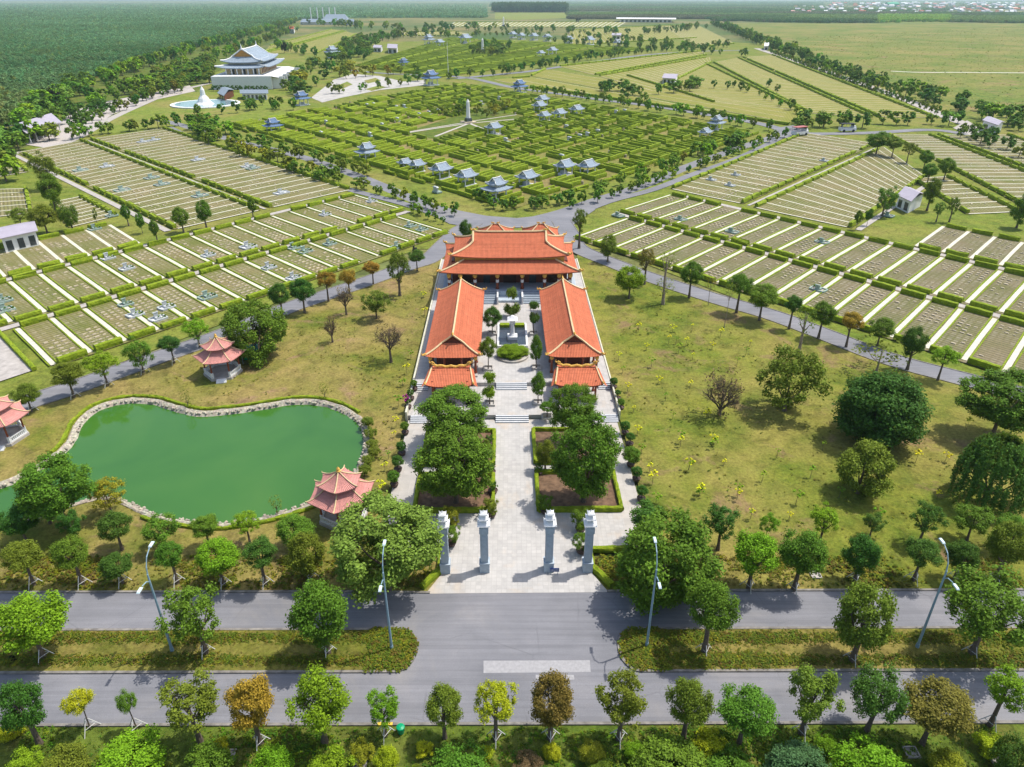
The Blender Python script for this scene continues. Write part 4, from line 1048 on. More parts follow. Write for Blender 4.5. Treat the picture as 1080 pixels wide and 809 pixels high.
for k, (x, y, s, c) in enumerate(sorted([(477,556,1.5,'yolive'),(476,575,1.3,'green'),(518,545,1.3,'olive'),(575,541,1.3,'green'),(612,560,1.5,'green'),(613,583,1.3,'green'),(516,470,.7,'dark'),(518,500,.7,'dark'),(568,500,.7,'dark'),(520,520,.7,'dark')])):
    p = G(x, y, .05)
    e = empty('potted_plant', p, 0, f'{CN[c]} bush {"near the gate pillars" if y > 530 else "at a bed corner"}, {ordn(k)} plaza pot from the left', 'potted plant', 'bushy pots on the plaza')
    mb = MB(); mb.lathe(0, 0, [(.35, 0), (.55, .15), (.7, .55), (.62, .6), (.55, .5)], 10); mb.build('pot', M['pot'], e)
    o = bpy.data.objects.new('foliage', P_['loose%d' % (k % 3)]); C.objects.link(o); o.parent = e; o.color = (*PAL[c], 1); o.scale = (s, s, s*.9); o.location.z = .6
# saplings on the lawns
saps = [(x/5.78+640, y/5.78+330) for x, y in [(70,290),(95,370),(125,480),(160,610),(185,740),(375,190),(400,115),(435,250),(420,190),(480,205),(240,225),(190,120),(640,220),(870,205),(315,430),(355,540),(400,645),(505,455),(445,790),(605,650),(645,790),(690,150),(790,330),(515,120),(270,330),(520,290),(845,260)]]
saps += [(x/6.75+640, y/6.75+450) for x, y in [(520,150),(580,310),(655,500),(925,490),(755,150),(350,540),(300,330),(245,180),(320,420),(1020,660),(830,280)]]
saps += [(x/2.7+680, y/2.7+420) for x, y in [(125,205),(155,280),(262,290),(333,240),(430,300),(505,150),(552,285),(770,185),(855,180),(832,285),(660,345),(915,90),(410,345),(470,230),(375,170),(300,345)]]
saps += [(x/6.75+380, y/6.75+440) for x, y in [(255,70),(240,150),(200,300),(175,390),(150,520),(120,600)]]
saps += [(x/4.49+370, y/4.49+260) for x, y in [(285,530),(265,610),(225,760),(245,660),(345,240),(350,330)]]
for k, (x, y) in enumerate(saps):
    p = G(x, y); left = x < 540
    e = empty('sapling', p, 0, f'thin lime-leaved sapling on the {"narrow lawn left" if left else "open lawn right"} of the temple plaza', 'sapling', f'saplings on the {"left" if left else "right"} lawn')
    h = random.uniform(.9, 1.9); mb = MB(); mb.tube([(0,0,0), (.05,.03,h*.5), (0,0,h)], [.035,.03,.02], 4); mb.build('stem', M['bark'], e)
    o = bpy.data.objects.new('crown', P_['sap%d' % (k % 2)]); C.objects.link(o); o.parent = e
    c = PAL['lime'] if random.random() < .6 else PAL['bright']; o.color = (c[0]*1.7, c[1]*1.45, c[2]*1.2, 1) if c is PAL['lime'] else (*c, 1)
    s = random.uniform(.4, .8); o.scale = (s, s, s*.4); o.location.z = h-.2
# shrubbery on the bottom verge
vb = [(-5,22,750,772,'lime'),(0,40,776,812,'bright'),(93,170,760,815,'bright'),(38,90,785,815,'olive'),(182,245,768,818,'green'),(216,240,772,792,'lime'),(258,306,772,818,'bright'),(316,372,775,820,'bright'),(368,394,770,798,'yolive'),(392,420,774,808,'lime'),(435,458,774,792,'lime'),(455,520,770,820,'green'),
 (540,575,782,812,'redbrown'),(572,592,778,795,'lime'),(612,640,770,800,'yolive'),(618,650,790,815,'olive'),(670,748,758,818,'green'),(730,772,757,792,'lime'),(745,800,785,820,'green'),(812,880,770,820,'bluegreen'),(860,888,766,790,'bright'),(890,960,758,820,'bright'),(985,1022,775,815,'yolive'),(1030,1066,760,790,'lime'),(1058,1100,752,815,'dark'),(660,684,772,796,'bright'),(500,520,780,796,'lime')]
vb.sort(key=lambda q: q[0]+q[1])
for k, (a, b, c, d, f) in enumerate(vb):
    tree(a, b, c, d, d+2, f, f'{CN[f]} shrub, {ordn(k)} from the left in the planting at the bottom edge', cat='shrub', crownk=('round','loose','flat')[k%3], name='shrub', group='shrubs at the bottom edge', rscale=1.0)
# green bin
p = G(423, 773); e = empty('litter_bin', p, 0, 'small green litter bin on the bottom verge beside the kerb', 'bin'); e.scale = (.75, .75, .75)
mb = MB(); mb.lathe(0, 0, [(.38, .1), (.48, 1.0), (.5, 1.05)], 12); mb.build('body', M['binGreen'], e); mb = MB(); mb.lathe(0, 0, [(.55, 1.05), (.5, 1.2), (.2, 1.3)], 12); mb.build('lid', M['binGreen'], e)
mb = MB(); mb.lathe(.3, .3, [(.12, 0), (.12, .2)], 8); mb.lathe(-.3, .3, [(.12, 0), (.12, .2)], 8); mb.build('wheel', M['black'], e)
for k, (x, y) in enumerate([(227,796),(241,797),(380,805),(860,607),(961,794),(1052,802)]):
    p = G(x, y); mb = MB()
    for (q, w_, a, b) in ((0, .5, 1.2, .12), (0, -.5, 1.2, .12), (.55, 0, .12, 1.0), (-.55, 0, .12, 1.0)): mb.box(q, w_, 0, a, b, .18)
    mb.box(0, 0, 0, 1.0, .9, .06); o = mb.build('inspection_cover', M['concrete']); o.location = p; tag(o, f'small concrete inspection pit in the grass, {ordn(k)} from the left', 'pit', 'inspection pits')
o = empty('market_stall', G(265, 380), .4, 'small dark teal shelter beside the banyan behind the pavilion', 'shelter')
mb = MB(); mb.poly([(-1.6,-1,2.3),(1.6,-1,2.3),(1.6,1,2.7),(-1.6,1,2.7)]); mb.poly([(-1.6,1,2.6),(1.6,1,2.6),(1.6,-1,2.2),(-1.6,-1,2.2)]); mb.build('canopy', M['cloth'], o)
mb = MB(); mb.box(0, 0, .5, 2.4, 1.2, .9); mb.build('counter', M['binGreen'], o)
mb = MB()
for a in (-1.5, 1.5):
    for b in (-.9, .9): mb.tube([(a, b, 0), (a, b, 2.4)], .06, 5)
mb.build('leg', M['metal'], o)
o.name = 'market_shelter'

# ------------------------------------------------------------------ roadside trees on the diagonals
lt = [(13,40,403,427,434,'olive','round'),(53,86,379,408,419,'olive','round'),(88,125,370,397,407,'bright','loose'),(129,162,355,388,393,'green','loose'),(166,191,352,371,383,'dark','round'),(192,221,335,359,366,'bright','loose'),(283,305,297,322,334,'dark','round'),(304,332,293,320,330,'dark','round'),(333,354,285,304,318,'orange','flat'),(358,376,283,300,312,'orange','flat'),(382,402,274,289,300,'orange','round'),(407,432,266,300,312,'olive','loose'),(430,448,262,277,286,'dark','round'),(484,499,232,252,258,'dark','round')]
for k, (a, b, c, d, e, f, g) in enumerate(lt):
    tree(a, b, c, d, e, f, f'{CN[f]} tree, {ordn(k)} from the left along the left diagonal road', crownk=g, group='trees along the left diagonal road', name='roadside_tree', stake=k < 6)
rt = [(604,620,215,250,262,'olive','loose'),(632,652,247,270,276,'olive','round'),(648,682,279,309,315,'bright','round'),(672,692,262,285,300,'brown','loose'),(694,714,265,285,321,'olive','sparse'),(718,742,275,300,314,'green','round'),(744,756,292,308,322,'brown','sparse'),(763,777,298,312,346,'olive','sparse'),(769,794,287,311,330,'green','round'),(788,823,297,325,338,'green','round'),(828,847,310,329,347,'dark','round'),(838,862,322,350,374,'olive','sparse'),(856,882,317,343,357,'green','round'),(887,911,328,349,366,'orange','round'),(917,944,333,357,364,'green','round'),(902,958,356,386,391,'olive','sparse'),(952,979,344,377,390,'dark','round'),(982,1012,364,388,401,'bright','loose'),(690,712,292,312,320,'olive','sparse')]
rt.sort(key=lambda q: q[0]+q[1])
for k, (a, b, c, d, e, f, g) in enumerate(rt):
    tree(a, b, c, d, e, f, f'{CN[f]} tree, {ordn(k)} from the temple along the right diagonal road', crownk=g, group='trees along the right diagonal road', name='roadside_tree', trunk='barkpale' if g == 'sparse' else 'bark')
for (a, b, c, d, e, f, g, lab) in [(30,60,160,190,200,'olive','loose','tree clump on the gravel crossing, left grave field'),(40,64,183,215,222,'green','round','darker tree below the gravel crossing, left grave field'),(8,30,218,236,240,'olive','loose','olive tree behind the left grey-roofed hut'),(30,58,214,240,246,'olive','round','tree beside the left grey-roofed hut'),(62,82,215,238,243,'green','flat','lone tree among the left graves near the hut'),
 (127,137,215,232,238,'green','round','narrow tree at the left hedge crossing, first of three'),(142,152,224,240,246,'green','round','narrow tree at the left hedge crossing, middle of three'),(157,168,231,249,256,'green','round','narrow tree at the left hedge crossing, last of three'),(181,199,218,238,245,'green','round','dark round tree among the left graves, the left of a pair'),(205,223,211,232,242,'green','round','dark round tree among the left graves, the right of a pair'),(260,270,209,224,229,'green','round','small tree at the far left hedge crossing'),(96,103,218,232,240,'olive','sap','thin young tree between the left graves'),
 (915,940,137,157,163,'green','round','wide tree at the head of the right field crossing'),(935,953,145,158,166,'olive','round','second tree of the right field crossing'),(952,968,150,164,172,'olive','loose','third tree of the right field crossing'),(970,985,158,172,178,'green','round','fourth tree of the right field crossing'),(973,990,172,188,194,'green','round','fifth tree of the right field crossing'),(991,1008,166,183,190,'green','round','dark tree right of the field crossing'),
 (922,948,196,222,228,'green','loose','dark tree left of the right grey-roofed hut'),(975,992,186,215,222,'olive','round','olive tree right of the grey-roofed hut'),(1000,1012,208,226,234,'olive','loose','young tree on the lawn past the right hut'),(985,998,212,226,234,'pale','loose','pale young tree on the lawn past the right hut'),(1068,1090,205,235,240,'green','round','dark tree at the right edge among the graves'),(902,910,222,234,242,'green','round','small tree at the corner of the right fields'),(913,921,220,232,238,'green','round','second small tree at the corner of the right fields')]:
    tree(a, b, c, d, e, f, lab, crownk=g)

# ------------------------------------------------------------------ cemetery fields
HED = []     # every clipped hedge: (a, b, width, height, row name)
STR = []
MARK = []    # every flat marker: (x, y, angle, size)
def V2(x, y): return Vector((x, y, 0))
def strip(P0, P1, Q0, Q1, n, mat='plot', pw=1.1, hp=True, hq=True, row='', marks=.62, border=False, pathmat='pathwhite', hw=1.15, hh=1.15, skip=()):
    mb = MB(); pm = MB(); bm_ = MB(); z = .045 + .0006*len(STR); zp = z + .02; STR.append(row)
    wd = (P1-P0).length/n; ln = (Q0-P0).length
    ud = (P1-P0).normalized()
    def pt(i, t): return P0.lerp(P1, i/n).lerp(Q0.lerp(Q1, i/n), t)
    nv = 6
    for i in range(n):
        for j in range(nv):
            q = [pt(i, j/nv), pt(i+1, j/nv), pt(i+1, (j+1)/nv), pt(i, (j+1)/nv)]
            uv = [(i*wd, j/nv*ln), ((i+1)*wd, j/nv*ln), ((i+1)*wd, (j+1)/nv*ln), (i*wd, (j+1)/nv*ln)]
            n_ = (q[1]-q[0]).cross(q[2]-q[0]).z
            if n_ < 0: q = q[::-1]; uv = uv[::-1]
            mb.quad(*[(p.x, p.y, z) for p in q], uv=uv)
    mb.build('grave_field', M[mat], kind='structure')
    for i in range(n+1):
        if i in skip: continue
        a, b = pt(i, .045), pt(i, .965); c = ud*pw/2
        bow = (b-a).normalized().cross(Vector((0,0,1)))*random.uniform(-.12,.12)
        m1 = a.lerp(b, .5) + bow
        for (p, q) in ((a, m1), (m1, b)):
            k = [(p-c), (p+c), (q+c), (q-c)]
            if (k[1]-k[0]).cross(k[2]-k[0]).z < 0: k = k[::-1]
            pm.quad(*[(v.x, v.y, zp) for v in k])
        if border:
            for s in (-1, 1): hedge_line(bm_, a + ud*s*(pw/2+.28), b + ud*s*(pw/2+.28), .28, .22, .03, 3.0, .03)
    pm.build('grave_field_path', M[pathmat], kind='structure')
    if border: tag(bm_.build('path_edging', M['hedge'], kind='stuff'), 'low green edging plants beside the pale paths of ' + row, 'edging plants')
    for i in range(n):
        for (on, t0, lab) in ((hp, .8/ln, 'near'), (hq, 1-.8/ln, 'far')):
            if not on or random.random() < .03: continue
            a = pt(i, t0); b = pt(i+1, t0); d = (b-a).normalized()
            HED.append((a + d*(pw/2+.35), b - d*(pw/2+.35), hw, hh, row))
    if marks:
        ang = math.atan2(ud.y, ud.x); nx = max(2, int((wd-pw-1.2)/1.25)); ny = int((ln-4)/1.7)
        for i in range(n):
            for j in range(ny):
                for k in range(nx):
                    c = pt(i + (pw/2+.8+1.25*(k+.5)*((wd-pw-1.6)/(nx*1.25)))/wd, (2.2 + j*1.7)/ln)
                    f = noise.noise(Vector((c.x*.09, c.y*.09, 3)))
                    if random.random() < marks*(.75 + 3.2*f): MARK.append((c.x, c.y, ang + random.gauss(0, .03), random.uniform(.6, 1.1)))
# left field, rows parallel to the left diagonal road
def L1p(i): return V2(-103.5 + 4.15*i, 135.5 + 5.28*i)
uL = V2(4.15, 5.28).normalized(); o1 = V2(-22.7, 22.2); oN = V2(-.707, .707)
def seg(off, i0, i1): return L1p(i0) + off, L1p(i1) + off
a, b = seg(V2(19.2, -18.8), -.0, 16); c, d = seg(-oN*1.3, 0, 16); strip(a, b, c, d, 16, 'plot', .9, row='the lowest left grave row along the road', border=True)
a, b = seg(oN*1.3, -9, 17); c, d = seg(o1 - oN*1.3, -9, 17); strip(a, b, c, d, 26, 'plot', .9, row='the middle left grave row', border=True)
a, b = seg(o1 + oN*1.3, -11, 6); c, d = seg(o1 + V2(-20, 21), -11, 6); strip(a, b, c, d, 17, 'plot', .9, row='the upper left grave row below the grey hut')
a, b = seg(V2(17, -16.6), -7, -1.6); c, d = seg(-oN*1.3, -7, -1.6); strip(a, b, c, d, 5, 'plot', 1.2, row='the short left grave row at the photo edge')
a, b = seg(V2(18, -17.5), -1.5, -.5); c, d = seg(-oN*1.3, -1.5, -.5)
sheet('gravel_lane', [a, b, d, c], .05, M['concrete'])
garden_hedge([b + V2(.2, 0), d + V2(.2, 0)], 'brownish clipped hedge beside the gravel lane at the left edge', .8, .7)
# cross lanes between the rows
ribbon('cross_lane', [L1p(-9), L1p(17)], 2.2, .03, M['concrete']); ribbon('cross_lane', [L1p(-11) + o1, L1p(17) + o1], 2.2, .032, M['concrete'])
# right field
def R1p(i): return V2(104.2 - 4.47*i, 140.8 + 5.16*i)
uR = V2(-4.47, 5.16).normalized(); o2 = V2(23.7, 24.8); oM = V2(.69, .724)
def segr(off, i0, i1): return R1p(i0) + off, R1p(i1) + off
a, b = segr(V2(-20.0, -22.2), -4, 15); c, d = segr(-oM*1.3, -4, 15); strip(a, b, c, d, 19, 'plotR', .95, row='the lowest right grave row along the road', border=True)
a, b = segr(oM*1.3, -7, 16); c, d = segr(o2 - oM*1.3, -7, 16); strip(a, b, c, d, 23, 'plotR', .95, row='the middle right grave row', border=True)
a, b = segr(o2 + oM*1.3, -9, 4.2); c, d = segr(o2 + V2(20, 21.5), -9, 4.2); strip(a, b, c, d, 13, 'plotR', .95, row='the upper right grave row below the grey hut')
ribbon('cross_lane', [R1p(-7), R1p(16)], 2.2, .03, M['concrete']); ribbon('cross_lane', [R1p(-9) + o2, R1p(16) + o2], 2.2, .032, M['concrete'])
def spx_(P0, P1, Q0, Q1, n, mat, pw, **k): strip(*[V2(*G(*q).xy) for q in (P0, P1, Q0, Q1)], n, mat, pw, marks=.15, **k)
# upper left blocks (paths turn by a quarter)
strip(V2(-78.6,229.5), V2(-203,355.5), V2(-57,254.5), V2(-181,389), 27, 'plot', .65, row='the upper left grave block beside the ring road', marks=.25)
strip(V2(-99.5,205), V2(-217,322.5), V2(-80.6,227.0), V2(-205,353), 26, 'plot', .65, row='the second upper left grave block', marks=.25)
ribbon('cross_lane', [V2(-79.5,228), V2(-204,354.5)], 1.0, .03, M['concrete']); ribbon('cross_lane', [V2(-100.5,203.5), V2(-219,321)], 2.0, .03, M['concrete'])
spx_((72,240),(53,214),(125,227),(86,207), 8, 'plot', .65, row='the short grave block behind the left hut')
spx_((-70,236),(-60,201),(36,224),(30,199), 6, 'plot', .65, row='the leftmost grave block')
spx_((-60,196),(-50,168),(31,181),(14,165), 8, 'plot', .65, row='the leftmost upper grave block')
# upper right blocks
strip(V2(76.5,234.5), V2(170,343.5), V2(56.5,256), V2(147,374.5), 20, 'plot', .65, row='the upper right grave block beside the ring road', marks=.25)
strip(V2(100.5,206.5), V2(157,274), V2(78.5,230.5), V2(169.5,337), 17, 'plot', .65, row='the second upper right grave block', marks=.25)
ribbon('cross_lane', [V2(77.5,232.5), V2(171,341)], 1.0, .03, M['concrete']); ribbon('cross_lane', [V2(101.5,204.5), V2(160,272)], 1.8, .03, M['concrete'])
strip(V2(166,226), V2(186,368), V2(197,226), V2(207,368), 23, 'plot', .65, row='the far right grave block', marks=.2)
strip(V2(200,226), V2(210,368), V2(236,226), V2(246,368), 23, 'plot', .65, row='the outermost right grave block', marks=.2)
strip(V2(143,222), V2(150,272), V2(162,225), V2(166,275), 8, 'plot', .65, row='the small right grave block by the crossing', marks=.2)
# yellow fields far away
def spx(P0, P1, Q0, Q1, n, mat='plotY', pw=1.0, **k): strip(*[V2(*G(*q).xy) for q in (P0, P1, Q0, Q1)], n, mat, pw, marks=0, hw=1.6, hh=1.4, **k)
spx((925,123),(783,60.5),(986,124),(815,58), 52, row='the far yellow field beside the tree belt', pathmat='marker')
spx((852,119),(752,66),(921,124),(779,61), 44, row='the far yellow field next to the belt field', pathmat='marker')
spx((846,116),(745,67),(752,108),(660,80), 30, row='the wedge-shaped yellow field', pathmat='marker', pw=.7)
spx((560,80),(575,73),(842,131),(846,118), 3, row='the long yellow strip below the wedge', pathmat='marker', pw=.7)
spx((520,84),(557,81),(560,92),(838,133), 2, row='the lowest yellow strip', pathmat='marker', pw=.7)
spx((590,70),(740,54),(628,79),(745,58), 24, row='the upper yellow field', pathmat='marker', pw=.8)
spx((632,80),(748,60),(690,96),(750,66), 24, row='the second upper yellow field', pathmat='marker', pw=.8)
spx((280,56),(365,33),(335,56),(376,36), 26, row='the yellow field by the blue-roofed works', pathmat='marker', pw=.8)
spx((285,48),(350,31),(278,55),(362,32.5), 22, row='the back field by the blue-roofed works', pathmat='marker', pw=.8)
spx((600,32),(700,27),(604,48),(735,40), 30, row='the far middle yellow field', pathmat='marker', pw=.8)
spx((700,27),(735,26),(735,50),(775,46), 16, row='the far right yellow field', pathmat='marker', pw=.8)
spx((425,34),(480,33),(420,38),(500,37), 20, row='the distant striped field', pathmat='marker', pw=.9)
spx((480,23.5),(660,23),(470,28.5),(650,29), 36, row='the most distant striped field', pathmat='pathwhite', pw=3)

# hedge maze
S_, W_, N_, E_ = G(545, 222), G(232, 131), G(487, 85), G(815, 138)
S_, W_, N_, E_ = V2(1, 229), V2(-150, 398), V2(-44, 610), V2(122, 374)
def mz(a, b): return S_.lerp(E_, a).lerp(W_.lerp(N_, a), b)
mb = MB(); K = 12; 
for i in range(K):
    for j in range(K): mb.quad(*[(*mz(*q).xy, .0) for q in ((i/K,j/K),((i+1)/K,j/K),((i+1)/K,(j+1)/K),(i/K,(j+1)/K))])
mb.build('maze_lawn', M['maze'], kind='structure')
garden = [G(*q) for q in ((426,140),(465,148),(560,126),(515,111))]
def inside(p, poly):
    c = False; n = len(poly)
    for i in range(n):
        a, b = poly[i], poly[(i+1)%n]
        if (a.y > p.y) != (b.y > p.y) and p.x < (b.x-a.x)*(p.y-a.y)/(b.y-a.y)+a.x: c = not c
    return c
MZ = []
def mh(a, b, h=1.3):
    if random.random() < .16: b = a.lerp(b, random.uniform(.4, .85))
    a = a + Vector((random.gauss(0,.25), random.gauss(0,.25), 0))
    m_ = a.lerp(b, .5)
    if inside(m_, garden): return
    MZ.append((a, b, .85, h*random.uniform(1.0, 1.35), 'maze'))
sa, sb = (E_-S_).length, (W_-S_).length; na, nb = 12, 15
for i in range(na):
    for j in range(nb):
        a0, a1, b0, b1 = i/na, (i+1)/na, j/nb, (j+1)/nb; ga, gb_ = 1.2/sa, 1.2/sb
        ori = 0 if (i+.5)/na > .32 + .25*noise.noise(Vector((i*.7, j*.7, 1))) + .35*(j/nb > .45)*random.random() else 1
        if ori == 0:
            mh(mz(a0+ga, b0+gb_), mz(a1-ga*random.choice((1, 1, 3)), b0+gb_), 1.4)
            nt_ = 4
            for k in range(nt_):
                aa = a0 + ga + (a1-a0-2*ga)*(k+.5)/nt_ + random.uniform(-.1,.1)*ga
                mh(mz(aa, b0+gb_*1.5), mz(aa, b1-gb_*random.uniform(1.2, 4)))
        else:
            mh(mz(a0+ga, b0+gb_), mz(a0+ga, b1-gb_*random.choice((1, 1, 3))), 1.4)
            nt_ = 4
            for k in range(nt_):
                bb = b0 + gb_ + (b1-b0-2*gb_)*(k+.5)/nt_
                mh(mz(a0+ga*1.5, bb), mz(a1-ga*random.uniform(1.2, 4), bb))
for k in range(24):
    mh(mz(k/24+.003, -.008), mz((k+1)/24-.003, -.008), .9) if k % 5 else None
    mh(mz(-.01, k/24+.003), mz(-.01, (k+1)/24-.003), .9) if k % 4 else None
# second maze behind
S2, W2, N2, E2 = [V2(*G(*q).xy) for q in ((462,82),(372,70),(470,40),(690,52))]
mb = MB(); mb.quad(*[(*q.xy, .0) for q in (S2, E2, N2, W2)]); mb.build('maze_lawn', M['maze'], kind='structure')
sa, sb = (E2-S2).length, (W2-S2).length
na, nb = int(sa/26), int(sb/26)
for i in range(na):
    for j in range(nb):
        q = lambda a, b: S2.lerp(E2, a).lerp(W2.lerp(N2, a), b)
        for k in range(4):
            aa = (i + (k+.5)/4)/na
            MZ.append((q(aa, (j+.1)/nb), q(aa, (j+.88)/nb), 1.3, 1.5, 'maze'))
        MZ.append((q((i+.05)/na, (j+.05)/nb), q((i+.93)/na, (j+.05)/nb), 1.4, 1.6, 'maze'))
# individual hedges: the 300 that show largest
allh = HED + MZ
def hsize(h): 
    m_ = h[0].lerp(h[1], .5); px = Wp(m_)
    if not (-15 < px[0] < 1095): return 0
    return (h[1]-h[0]).length*h[3]/m_.length**2
order = sorted(range(len(allh)), key=lambda k: -hsize(allh[k]))
near = set(order[:300])
def hedge_box(nx=10):
    mb = MB(); hedge_line(mb, (-.5, 0), (.5, 0), 1.0, 1.0, 0, 1/nx, .0); 
    v = np.array(mb.v); 
    for q in v:
        k = Vector((q[0]*6, q[1]*1.2, q[2]*1.2)); d = noise.noise_vector(k*1.7)
        q += np.array([d.x*.012, d.y*.10, d.z*.08 if q[2] > .05 else 0])
    mb.v = [tuple(q) for q in v]; return mb.mesh('clipped_hedge', M['hedge'])
HB = [hedge_box() for _ in range(1)] + [hedge_box(12)]
for k in order[:300]:
    a, b, w_, h, row = allh[k]; c = a.lerp(b, .5); d = b-a
    o = bpy.data.objects.new('clipped_hedge', HB[k % 2]); C.objects.link(o); o.location = (c.x, c.y, .04); o.rotation_euler.z = math.atan2(d.y, d.x)
    o.scale = (d.length, w_, h*random.uniform(.9, 1.08))
    tag(o, ('rectangular clipped green hedge block in ' + row) if row != 'maze' else 'clipped green hedge of the hedge maze behind the temple', 'hedge', 'hedge blocks of ' + row)
mb = MB()
for k in order[300:]:
    a, b, w_, h, row = allh[k]
    if hsize(allh[k]) == 0: continue
    hedge_line(mb, a, b, w_, h, .03, 2.6 if a.length < 420 else 6.0, .13)
tag(mb.build('distant_hedges', M['hedge'], kind='stuff'), 'hundreds of small clipped hedges of the far grave fields and the maze', 'hedges')
# markers
MARK.sort(key=lambda m_: (m_[0]**2 + m_[1]**2))
MARK = [m_ for m_ in MARK if -10 < Wp(Vector((m_[0], m_[1], 0)))[0] < 1090]
mb = MB(); mb.box(0, 0, 0, .95, .42, .2, 0, .85); mm = mb.mesh('grave_marker', M['marker'])
for (x, y, a, s) in MARK[:300]:
    o = bpy.data.objects.new('grave_marker', mm); C.objects.link(o); o.location = (x, y, .045); o.rotation_euler.z = a; o.scale = (s, s, s)
    tag(o, 'small flat pale grave marker in the nearest rows of the grave fields', 'grave marker', 'flat grave markers')
mb = MB()
for (x, y, a, s) in MARK[300:]: mb.box(x, y, .045, .95*s, .42*s, .2*s, a, .85)
tag(mb.build('distant_grave_markers', M['marker'], kind='stuff'), 'thousands of small flat pale grave markers in the plots', 'grave markers')
# decorated tombs
def tomb(px, py, w_, d_, rot, mat, lab, plant=True):
    p = G(px, py); r = empty('family_tomb', (p.x, p.y, .05), rot, lab, 'tomb', 'decorated family tombs')
    mb = MB()
    for (x, y, a, b) in ((0, d_/2, w_, .3), (0, -d_/2, w_, .3), (w_/2, 0, .3, d_-.3), (-w_/2, 0, .3, d_-.3)): mb.box(x, y, 0, a, b, .4)
    mb.build('kerb', M[mat], r)
    mb = MB(); mb.box(0, 0, 0, w_-.3, d_-.3, .12); mb.build('floor', M['white' if mat == 'granite' else 'concrete'], r)
    mb = MB(); mb.box(0, 0, .12, w_*.35, d_*.4, .45); mb.build('slab', M[mat], r)
    mb = MB(); mb.box(0, d_*.3, .12, w_*.3, .25, 1.2); mb.box(0, d_*.3, 1.32, w_*.38, .35, .15); mb.build('headstone', M[mat], r)
    if plant:
        o = bpy.data.objects.new('planting', P_['sap0']); C.objects.link(o); o.parent = r; o.color = (*PAL['green'], 1); o.scale = (w_*.3, d_*.25, .5); o.location = (w_*.2, -d_*.2, .1)
aL, aR = math.atan2(5.28, 4.15) - 0, math.atan2(5.16, -4.47)
tl = [(133,322,0,'teal'),(143,333,1,'granite'),(176,325,1,'granite'),(167,337,1,'granite'),(219,314,2,'teal'),(262,261,3,'granite'),(220,270,1,'granite'),(134,284,1,'granite'),(114,273,1,'granite'),(100,242,1,'teal'),(310,262,2,'teal'),(322,266,2,'teal'),(348,258,1,'teal'),(284,283,1,'granite'),(310,294,1,'granite'),(343,227,1,'granite'),(392,213,1,'granite'),(420,261,2,'teal'),(433,239,1,'teal'),(445,243,1,'teal'),(3,318,2,'teal'),(5,328,2,'teal'),(118,228,1,'teal')]
tl.sort()
for k, (x, y, s, mt) in enumerate(tl): tomb(x, y, 2.7 + s*.4, 2.0 + s*.3, aL, mt, f'{"blue-green" if mt == "teal" else "pale granite"} family tomb, {ordn(k)} from the left in the near left grave rows')
tr_ = [(652,228,1,'teal'),(772,245,1,'teal'),(718,232,1,'teal'),(867,256,1,'teal'),(863,306,1,'teal'),(936,228,1,'teal'),(750,190,1,'granite'),(869,170,0,'granite'),(776,185,0,'granite'),(770,196,1,'granite')]
tr_.sort()
for k, (x, y, s, mt) in enumerate(tr_): tomb(x, y, 3.0 + s*.4, 2.3, aR, mt, f'{"blue-green" if mt == "teal" else "pale granite"} family tomb, {ordn(k)} from the left in the right grave fields')
for k, (x, y) in enumerate(sorted([(85,180),(113,176),(129,201),(160,188),(171,195),(209,169),(262,176),(267,178),(297,204),(211,207),(163,148),(151,150)])): tomb(x, y, 5.0, 3.0, aL, 'granite' if k % 2 else 'teal', f'pale tomb cluster in the upper left grave blocks, {ordn(k)} from the left', False)

# pavilions of the maze
def pavproto(two, roofm, x=0):
    r = empty('tomb_pavilion', (0, 0, 0), 0)
    mb = MB(); mb.box(0, 0, 0, 6.4, 5.0, .4); mb.build('floor', M['white'], r)
    for a in (-2.5, 2.5):
        for b in (-1.8, 1.8):
            mb = MB(); mb.box(a, b, .4, .35, .35, 3.2); mb.build('column', M['white'], r)
    mb = MB(); mb.box(0, .6, .4, 2.2, 1.6, 1.1); mb.build('altar', M['granite'], r)
    if two:
        rf, ln_, gb = xieshan(4.2, 3.3, 2.0, 3.4, 6.2, .45, .5, tmax=.42, nx=8, nt=6); rf.build('lower_roof', roofm, r)
        mb = MB(); mb.box(0, 0, 4.2, 4.0, 2.8, .9); mb.build('clerestory', M['white'], r)
        rf, ln_, gb = xieshan(2.9, 2.3, 1.9, 5.0, 6.8, .55, .5, nx=8, nt=6); rf.build('upper_roof', roofm, r)
    else:
        rf, ln_, gb = xieshan(3.8, 3.0, 2.7, 3.5, 5.6, .5, .45, nx=8, nt=6); rf.build('roof', roofm, r)
    gables(gb, M['white'], r)
    for l_ in ln_: mb = MB(); mb.tube(l_, .14, 4); mb.build('ridge', M['white'], r)
    return r
protos = {}
def tpav(px, py, wpx, two=False, dark=False, rot=None, lab=''):
    key = (two, dark); p = G(px, py); d = depth(p); s = wpx*d/F/(8.6 if two else 7.6)
    if key not in protos: o = protos[key] = pavproto(two, M['darkblue' if dark else 'bluetile'])
    else: o = copy_tree(protos[key])
    o.location = p; o.scale = (s, s, s); o.rotation_euler.z = rot if rot is not None else aR - math.pi/2 + .15
    tag(o, lab, 'pavilion', 'blue-roofed tomb pavilions in the hedge maze'); return o
